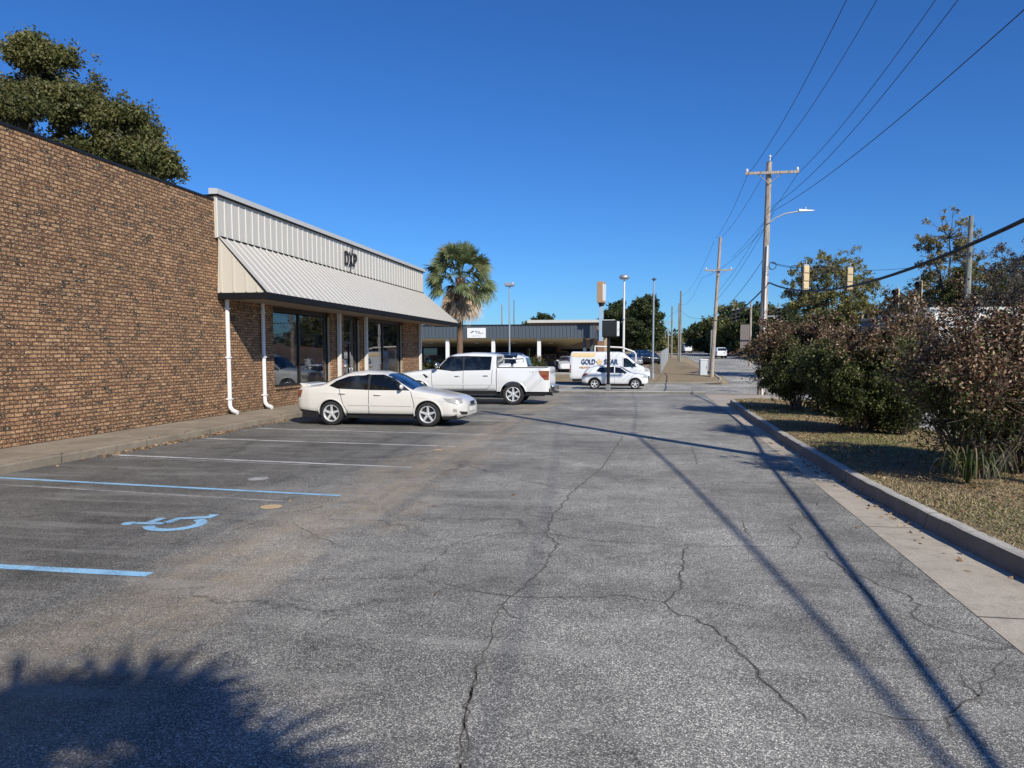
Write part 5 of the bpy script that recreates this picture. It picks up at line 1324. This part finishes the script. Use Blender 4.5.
# main spans from the far pole to the hidden near pole and on behind the camera
wire([gx(717, 64) + Vector((-.3, 0, H2 - .1)), (PX - 1.05, PY_ - .3, zM(176)), (5.3, 9.5, 13.1), (4.6, -32, 12.5)], (.35, 1.0, .6), .011, 'leftmost overhead wire ending on the left tip of the crossarm')
wire([gx(717, 64) + Vector((.2, 0, H2 + .0)), (PX + .12, PY_ - .2, zM(159)), (BX, 9.6, 13.75), (6, -32, 13.0)], (.35, 1.0, .6), .011, 'overhead wire ending on the very top of the tall pole')
wire([gx(717, 64) + Vector((1.0, 0, H2 - 1.6)), (PX + 1.27, PY_ - .3, zM(176)), (7.6, 9.5, 13.1), (7.2, -32, 12.5)], (.35, .9, .6), .011, 'overhead wire ending on the right tip of the crossarm')
wire([p2p + Vector((.3, 0, 6.8)), (PX + .25, PY_ - .2, zM(206)), (6.7, 9.6, 10.6), (7.2, -32, 9.6)], (.3, .9, 1.2), .010, 'upper of two wires leaving the tall pole below its crossarm')
wire([p2p + Vector((.2, 0, 6.2)), (PX + .28, PY_ - .2, zM(211)), (6.9, 9.6, 8.3)], (.4, .45), .011, 'lower of two wires leaving the tall pole below its crossarm')
wire([(6.9, 9.6, 8.3), (7.3, -32, 7.6)], 1.7, .034, 'heavy cable running back past the viewer from the near pole', name='cable')
cab = wire([p2p + Vector((.1, 0, 4.6)), (PX + .1, PY_ - .2, zM(283)), (6.0, 9.6, 4.35), (3.0, -32, 4.6)], (.5, .95, .25), .036, 'thick black cable bundle sweeping across in front of the traffic signals', name='cable')
wire([gx(680, 110) + Vector((0, 0, 8)), p2p + Vector((-.9, 0, H2 - 3.2)), (PX - .05, PY_, zM(226))], (.8, .4), .010, 'thin wire from the left end of the low crossarm to the tall pole')
wire([gx(680, 110) + Vector((0, 0, 7.2)), p2p + Vector((.35, 0, H2 - 6.0)), (PX - .05, PY_, zM(255))], (.8, .4), .014, 'slack service wire between the leaning pole and the tall pole')
wire([gx(680, 110) + Vector((0, 0, 9.2)), gx(717, 64) + Vector((-.4, 0, H2 - .3))], 1.0, .010, 'wire falling from the leaning pole top to the far grey pole')
wire([gx(679, 122) + Vector((0, 0, 8.4)), gx(671.5, 135) + Vector((0, 0, 7.8)), gx(668, 190) + Vector((-1.2, 0, 7.8))], .5, .012, 'faint wire strung along the farthest poles')
wire([(PX + 1.2, PY_, zM(268)), gx(826, 46) + Vector((0, 0, zh(272, 826, 46) - zt(46))), (gx(879, 53).x, 53, zh(296, 879, 53))], (.3, .5), .010, 'signal span wire running from the tall pole over the junction')

wire([(gx(879, 53).x, 53, zh(296, 879, 53)), (gx(912, 52).x, 52, zh(285, 912, 52)), (gx(967, 52).x, 52, zh(262, 967, 52))], (.08, .1), .014, 'signal wire rising to the grey green pole on the right')
wire([(PX + .1, PY_, zM(262)), (gx(803, 38).x, 38, zh(268, 803, 38)), (gx(847, 42.5).x, 42.5, zh(270, 847, 42.5)), (gx(967, 52).x, 52, zh(255, 967, 52))], (.05, .04, .3), .012, 'signal span wire carrying the two yellow backed signals')
# coils of slack cable by the pole
def coil(px, py, r, label):
    q = at(px, py, PY_ - .6); b = MB(); b.tube([q + Vector((r * math.cos(t), .02 * t, r * math.sin(t))) for t in np.linspace(0, 4 * PI, 30)], .012, 5); b.build('cable_coil', M['wire'], None, label=label, cat='cable')
coil(773, 265.5, .17, 'small loop of slack cable hanging beside the tall pole'); coil(794.5, 268.5, .16, 'small loop of slack cable beside the left yellow signal')
wire([(PX + .1, PY_ - .3, zM(263)), at(800, 267, PY_ - .6)], .1, .012, 'short drooping wire carrying the slack loops')

# ------------------------------------------------------------------ traffic signals
def signal(px, Y, ytop, ybot, rz, label, yellow=True):
    z1, z0 = zh(ytop, px, Y), zh(ybot, px, Y); H = z1 - z0; k = H / 1.1; p = gx(px, Y)
    e = empty('traffic_signal', (p.x, Y, z0), rz, label, 'traffic signal')
    b = MB()
    for i in range(3): b.box(-.13 * k, .13 * k, .0, .17 * k, H * i / 3 + .008, H * (i + 1) / 3 - .008); b.box(-.115 * k, .115 * k, .17 * k, .20 * k, H * i / 3 + .05, H * (i + 1) / 3 - .05)
    b.box(-.105 * k, .105 * k, .02, .14 * k, .01, H - .01); b.build('housing', M['signal'], e, .012)
    b = MB(); b.box(-.16 * k, .16 * k, -.012, -.002, .02, H - .02); b.build('face', M['black'], e)
    for i in range(3):
        zc = H * (5 - 2 * i) / 6
        v = MB(); v.grid([[(.13 * k * math.cos(t), -.012 - q * .24 * k, zc + .13 * k * math.sin(t)) for q in (0, 1)] for t in np.linspace(R(-25), R(205), 16)]); v.build('visor', M['black'], e)
        v = MB(); v.lathe([(.001, -.02), (.11 * k, -.016)], 16, 'Y', (0, 0, zc)); v.build('lens', M['plastic'], e)
    b = MB(); b.tube([(0, .1 * k, H), (0, .1 * k, H + .25)], .025, 6); b.box(-.1 * k, .1 * k, .04 * k, .16 * k, H, H + .05); b.build('hanger', M['metal'], e)
signal(803, 38, 266, 290, PI + .1, 'yellow backed signal nearest the tall pole, seen from behind')
signal(847, 42.5, 268, 290, PI - .1, 'yellow backed signal in front of the autumn tree, seen from behind')
signal(893.5, 53, 289, 309, R(-46), 'lower left of the two signals above the bushes facing left')
signal(916, 52, 281, 302, R(-40), 'upper right of the two signals above the bushes facing left')
for px, yy, lb in ((732.5, 310, 'left of the three distant dark signals over the street'), (737, 309, 'middle of the three distant dark signals over the street'), (777.5, 308, 'distant dark signal just right of the tall pole')):
    signal(px, 80, yy, yy + 11.5, .1, lb)
wire([gx(717, 78) + Vector((0, 0, 6.4)), (gx(777, 80).x, 80, zh(306, 777, 80))], .3, .015, 'thin span wire holding the distant dark signals')

# ================================================================== BACKGROUND BUILDINGS ON THE RIGHT
def wh():
    Y = 46; x0, x1 = gx(930, Y).x, gx(1030, Y).x; zt_ = zh(310, 970, Y); e = empty('white_building', (x0, Y, zt(Y)), 0, 'low white building with flat roof hidden behind the red brown bushes', 'building')
    b = MB(); b.box(0, x1 - x0 + 6, 0, 9, 0, zt_ - zt(Y)); b.build('wall', M['white'], e); b = MB(); b.box(-.15, x1 - x0 + 6.15, -.15, 9.15, zt_ - zt(Y), zt_ - zt(Y) + .15); b.build('roof', M['fascia_cap'], e)
    for k in range(3): b = MB(); b.box(1.5 + k * 3, 3 + k * 3, -.03, -.004, .9, 2.2); b.build('window', M['store_glass'], e)
    x0 = gx(898, 50).x
    e = empty('grey_shed', (x0, 50, zt(50)), 0, 'grey slate coloured low block left of the white building', 'building')
    b = MB(); b.box(0, gx(933, 50).x - x0, 0, 8, 0, zh(316, 915, 50) - zt(50)); b.build('wall', simple('slate', (.10, .12, .15), .8), e); b = MB(); b.box(-.1, gx(933, 50).x - x0 + .1, -.1, 8.1, zh(316, 915, 50) - zt(50), zh(316, 915, 50) - zt(50) + .12); b.build('roof', M['metal'], e)
wh()
Y = 98; p = gx(745, Y); p.z = zt(Y) + 2.2
e = empty('board_fence', p, 0, 'grey brown upright board fence on the bank across the street', 'fence')
b = MB()
for k in range(6): b.box(-.6 + k * .22, -.6 + k * .22 + .2, 0, .04, -.2, 2.7)
b.build('boards', simple('grey_board', (.20, .17, .15), .9), e); b = MB(); b.box(-.6, .7, .042, .1, .5, .6); b.box(-.6, .7, .042, .1, 1.9, 2.0); b.build('rail', M['pole'], e)

# ================================================================== PLANTING
shrub('large_shrub', 'dark green shrub with rusty tips farthest from the camera on the verge', (4.85, 24.5, .16), 1.45, 1.6, 2.85, 90000, .068, 3, 'bushes along the verge', redtop=.32)
shrub('large_shrub', 'round green and rust shrub in the middle of the row', (4.85, 17.7, .16), 1.25, 1.3, 2.42, 110000, .056, 5, 'bushes along the verge', redtop=.17)
shrub('large_shrub', 'tall bronze leaved shrub rising behind the middle bush', (6.45, 21.4, .16), 1.3, 1.35, 3.0, 62000, .065, 8, 'bushes along the verge', redtop=.5)
shrub('large_shrub', 'nearest open shrub with red brown leaves and bare grey stems', (4.72, 11.5, .16), 1.1, 1.15, 2.45, 62000, .05, 12, 'bushes along the verge', redtop=.52, nstem=64, dens_low=.12, base=.3)
shrub('large_shrub', 'red brown shrub at the right edge of the picture', (5.6, 12.2, .16), 1.3, 1.3, 2.6, 70000, .05, 14, 'bushes along the verge', redtop=.6, nstem=40, dens_low=.3)
shrub('large_shrub', 'greener low shrub leaning from the middle bush toward the kerbside grass', (5.45, 17.2, .16), .6, .6, 1.05, 20000, .05, 15, 'bushes along the verge', redtop=.08)
# strap leaved clump
def strap():
    root = empty('strap_leaf_plant', (4.35, 10.9, .2), 0, 'clump of long drooping strap leaves at the foot of the nearest shrub', 'plant'); r_ = random.Random(3); V, Fc, col = [], [], []
    for k in range(75):
        w = r_.uniform(0, 2 * PI); h = r_.uniform(.3, .62); L_ = r_.uniform(.3, .6); c_ = (.05, .075, .022) if r_.random() < .72 else (.26, .21, .11); wd = .012; px_, py_ = -math.sin(w) * wd, math.cos(w) * wd; n0 = len(V); sg = 7
        for i in range(sg + 1):
            t = i / sg; rr = L_ * (1 - (1 - t) ** 1.6); z = h * 4 * t * (1 - t) * .62 + h * .5 * (1 - t ** 2) * t + .3 * (1 - t) * t; k_ = (1 - t) ** .5
            V += [(math.cos(w) * rr + px_ * k_, math.sin(w) * rr + py_ * k_, z), (math.cos(w) * rr - px_ * k_, math.sin(w) * rr - py_ * k_, z)]
        for i in range(sg): Fc.append((n0 + 2 * i, n0 + 2 * i + 1, n0 + 2 * i + 3, n0 + 2 * i + 2)); col.append(c_)
    np_mesh('leaves', np.array(V), np.array(Fc), np.array(col), M['leaf'], root)
strap()
# palms
Yp = 47.0; pp_ = gx(459, Yp)
palm('palm_tree', 'palm tree with a skirt of dead fronds rising beyond the shop awning', (pp_.x, Yp, pp_.z), zh(277, 459, Yp) - pp_.z, 2.7, 4, nf=70, ndead=25, leafn=26, rt=.2)
palm('palm_tree', 'palm tree standing behind the viewer whose shadow falls on the lot', (2.3, -4.25, 0), 4.9, 2.9, 9, nf=54, ndead=14, leafn=20, rt=.2)
# hedge under the awning end
g_ = gx(436, 50); shrub('hedge_bush', 'small dark green bush beyond the end of the shop', (g_.x, 50, g_.z), 1.4, 1.0, 1.9, 9000, .12, 21, None, redtop=0)
g_ = gx(534, 70); shrub('hedge_bush', 'low dark green bush by the right hand bank column', (g_.x, 70, g_.z), 1.0, .8, 1.5, 5000, .13, 22, None, redtop=0)

# trees
oak_lobes = [(0, 0, 15.0, 4.4, 2.6), (3.4, 0, 13.6, 2.6, 2.3), (5.6, 0, 12.7, 1.6, 1.6), (0, 1, 11.8, 5, 3), (6.9, 0, 11.9, 1.0, .7), (-3, 0, 14.8, 4, 2.6), (.3, 0, 17.5, .6, .7), (3.8, 0, 11, 3, 1.6), (-6, 0, 13, 4, 3.4), (1.5, -1, 13, 4, 3)]
q = gx(40, 37)
tree('oak_tree', 'large dark green evergreen oak behind the brick wall', 'tree', (q.x, 37, 0), 18, 12.5, 8.5, 5.5, 170, 150000, .18, OAK, .5, 31, lobes=oak_lobes, clump=.058, trunk_h=6.5, shell=.3, twigs=1)
def T(name, label, px, Y, ytop, rxpx, cyf, n, leaf, cols, seed, group=None, nc=60, **k):
    p = gx(px, Y); H = zh(ytop, px, Y) - p.z; rx = rxpx / F * Y; rz_ = H * (1 - cyf)
    return tree(name, label, 'tree', p, H, H * cyf, rx, rz_, nc, n, leaf, cols, max(.1, H * .018), seed, group, **k)
T('round_tree', 'dense dark green tree left of the thin capped post', 620, 118, 303, 20, .54, 80000, .30, EVER, 41, 'trees behind the bank', 110, clump=.16)
T('round_tree', 'taller narrow dark green tree behind the thin capped post', 645, 112, 297, 16, .54, 70000, .30, EVER, 42, 'trees behind the bank', 90, clump=.2)
T('round_tree', 'small dark tree top showing over the bank roof', 541, 120, 315, 18, .6, 9000, .4, EVER, 43, 'trees behind the bank', 30, clump=.2)
far = [(672, 200, 338, 14, 'low dark tree at the left of the road crest'), (690, 230, 334, 14, 'dark tree at the vanishing end of the far street'), (708, 170, 322, 18, 'dark rounded tree behind the leaning pole'),
       (728, 160, 308, 20, 'broad dark tree on the right of the far street'), (752, 150, 303, 22, 'dark tree crown left of the tall pole'), (782, 130, 308, 24, 'dark green tree filling the gap right of the tall pole'),
       (700, 215, 328, 12, 'small dark tree by the distant white van'), (738, 190, 305, 20, 'tall dark tree behind the distant signals'), (768, 175, 306, 18, 'dark tree directly behind the tall pole'), (828, 120, 315, 26, 'dark green tree low behind the autumn tree')]
for i, (px, Y, yt, rp, lb) in enumerate(far):
    T('background_tree', lb, px, Y, yt, rp, .5, 15000, .55, EVER if i % 3 else OAK, 60 + i, 'dark trees along the far street', 40, clump=.22)
T('autumn_tree', 'thin autumn tree with olive and tan leaves behind the yellow signals', 832, 62, 246, 44, .62, 34000, .15, FALL, 81, None, 240, clump=.085, twigs=2, bare=.12, shell=.25, dark_in=.6)
T('slender_tree', 'tall half bare tree with ivy behind the grey green pole', 944, 64, 208, 32, .62, 22000, .15, FADE, 82, None, 190, clump=.10, twigs=3, bare=.15, shell=.2, dark_in=.6)
T('ivy_tree', 'green ivy covered trunk in front of the half bare tree', 957, 62, 262, 17, .5, 14000, .17, OAK, 83, None, 40, clump=.25)
T('bare_tree', 'grey brown nearly bare tree at the right edge', 1010, 58, 238, 42, .6, 12000, .15, [(.07, .06, .05), (.13, .10, .075), (.18, .14, .10)], 84, None, 90, clump=.12, twigs=7, shell=.2)
T('bare_tree', 'taller wispy tree cut off by the right edge of the picture', 1040, 50, 200, 34, .65, 7000, .15, [(.09, .08, .06), (.16, .13, .09)], 85, None, 80, clump=.12, twigs=7, shell=.2)
T('background_tree', 'olive green tree behind the right hand bushes', 985, 66, 270, 44, .5, 26000, .22, OAK, 86, None, 70, clump=.16)
T('background_tree', 'brown green tree behind the left facing signals', 915, 78, 290, 34, .5, 18000, .26, [(.05, .045, .025), (.09, .075, .035), (.13, .09, .05)], 87, None, 50, clump=.18)
T('background_tree', 'brown green low tree between the autumn tree and the signals', 868, 84, 305, 34, .5, 16000, .28, [(.04, .045, .02), (.08, .07, .035), (.14, .09, .05)], 88, None, 50, clump=.18)
T('background_tree', 'green tree beyond the right end of the white building', 1060, 60, 250, 44, .5, 14000, .25, OAK, 89, None, 50, clump=.18)
# wooded horizon, beyond counting
def wood():
    r2 = np.random.default_rng(77); Ps = []; 
    for k in range(420):
        a = r2.uniform(-1.25, 1.2); d = r2.uniform(300, 420); c_ = np.array([math.sin(a) * d, math.cos(a) * d, 1.5 + r2.uniform(2, 5.5)]); 
        Ps.append(c_ + r2.normal(size=(130, 3)) * (5, 5, 2.4))
    P = np.concatenate(Ps); P[:, 2] = np.maximum(P[:, 2], .5); V, Fc = leaf_quads(P, 2.0, r2, .7); n = len(P); t = r2.random(n)[:, None]
    o = np_mesh('distant_wood', V, Fc, np.array(EVER[0]) * (1 - t) + np.array((.07, .075, .035)) * t, M['far_green']); o['kind'] = 'stuff'; o['label'] = 'low dark wood along the horizon'; o['category'] = 'wood'
wood()

# ================================================================== LIGHT, SKY, CAMERA
sv_ = Vector((.84, -1.12, 1.0)).normalized(); el = math.asin(sv_.z); az = math.atan2(sv_.x, sv_.y)
w = bpy.data.worlds.new('World'); bpy.context.scene.world = w; w.use_nodes = True; nt = w.node_tree; bg = nt.nodes['Background']
sk = nt.nodes.new('ShaderNodeTexSky'); sk.sky_type = 'NISHITA'; sk.sun_disc = False; sk.sun_elevation = el; sk.sun_rotation = az
sk.air_density = 1.0; sk.dust_density = .2; sk.ozone_density = 4.0; sk.altitude = 200
hs = nt.nodes.new('ShaderNodeHueSaturation'); hs.inputs['Saturation'].default_value = 1.1; tn = nt.nodes.new('ShaderNodeMix'); tn.data_type = 'RGBA'; tn.blend_type = 'MULTIPLY'; tn.inputs[0].default_value = 1; tn.inputs[7].default_value = (.50, .94, 1.50, 1)
nt.links.new(sk.outputs[0], hs.inputs['Color']); nt.links.new(hs.outputs[0], tn.inputs[6]); nt.links.new(tn.outputs[2], bg.inputs[0]); bg.inputs[1].default_value = .080
sl = bpy.data.lights.new('sun', 'SUN'); sl.energy = 5.0; sl.angle = R(.5); sl.color = (1, .955, .87)
so = bpy.data.objects.new('sun', sl); C.objects.link(so); so.rotation_euler = sv_.to_track_quat('Z', 'Y').to_euler()
cd = bpy.data.cameras.new('camera'); cam = bpy.data.objects.new('camera', cd); C.objects.link(cam)
cam.location = (0, 0, CAM_H); cam.rotation_euler = (PI / 2 - PITCH, 0, YAW); cd.sensor_width = 36; cd.lens = 36 * F / 1024; cd.shift_y = SHIFT; cd.clip_end = 3000; cd.clip_start = .05
sc_ = bpy.context.scene; sc_.camera = cam
sc_.view_settings.view_transform = 'Standard'; sc_.view_settings.look = 'None'; sc_.view_settings.exposure = 0
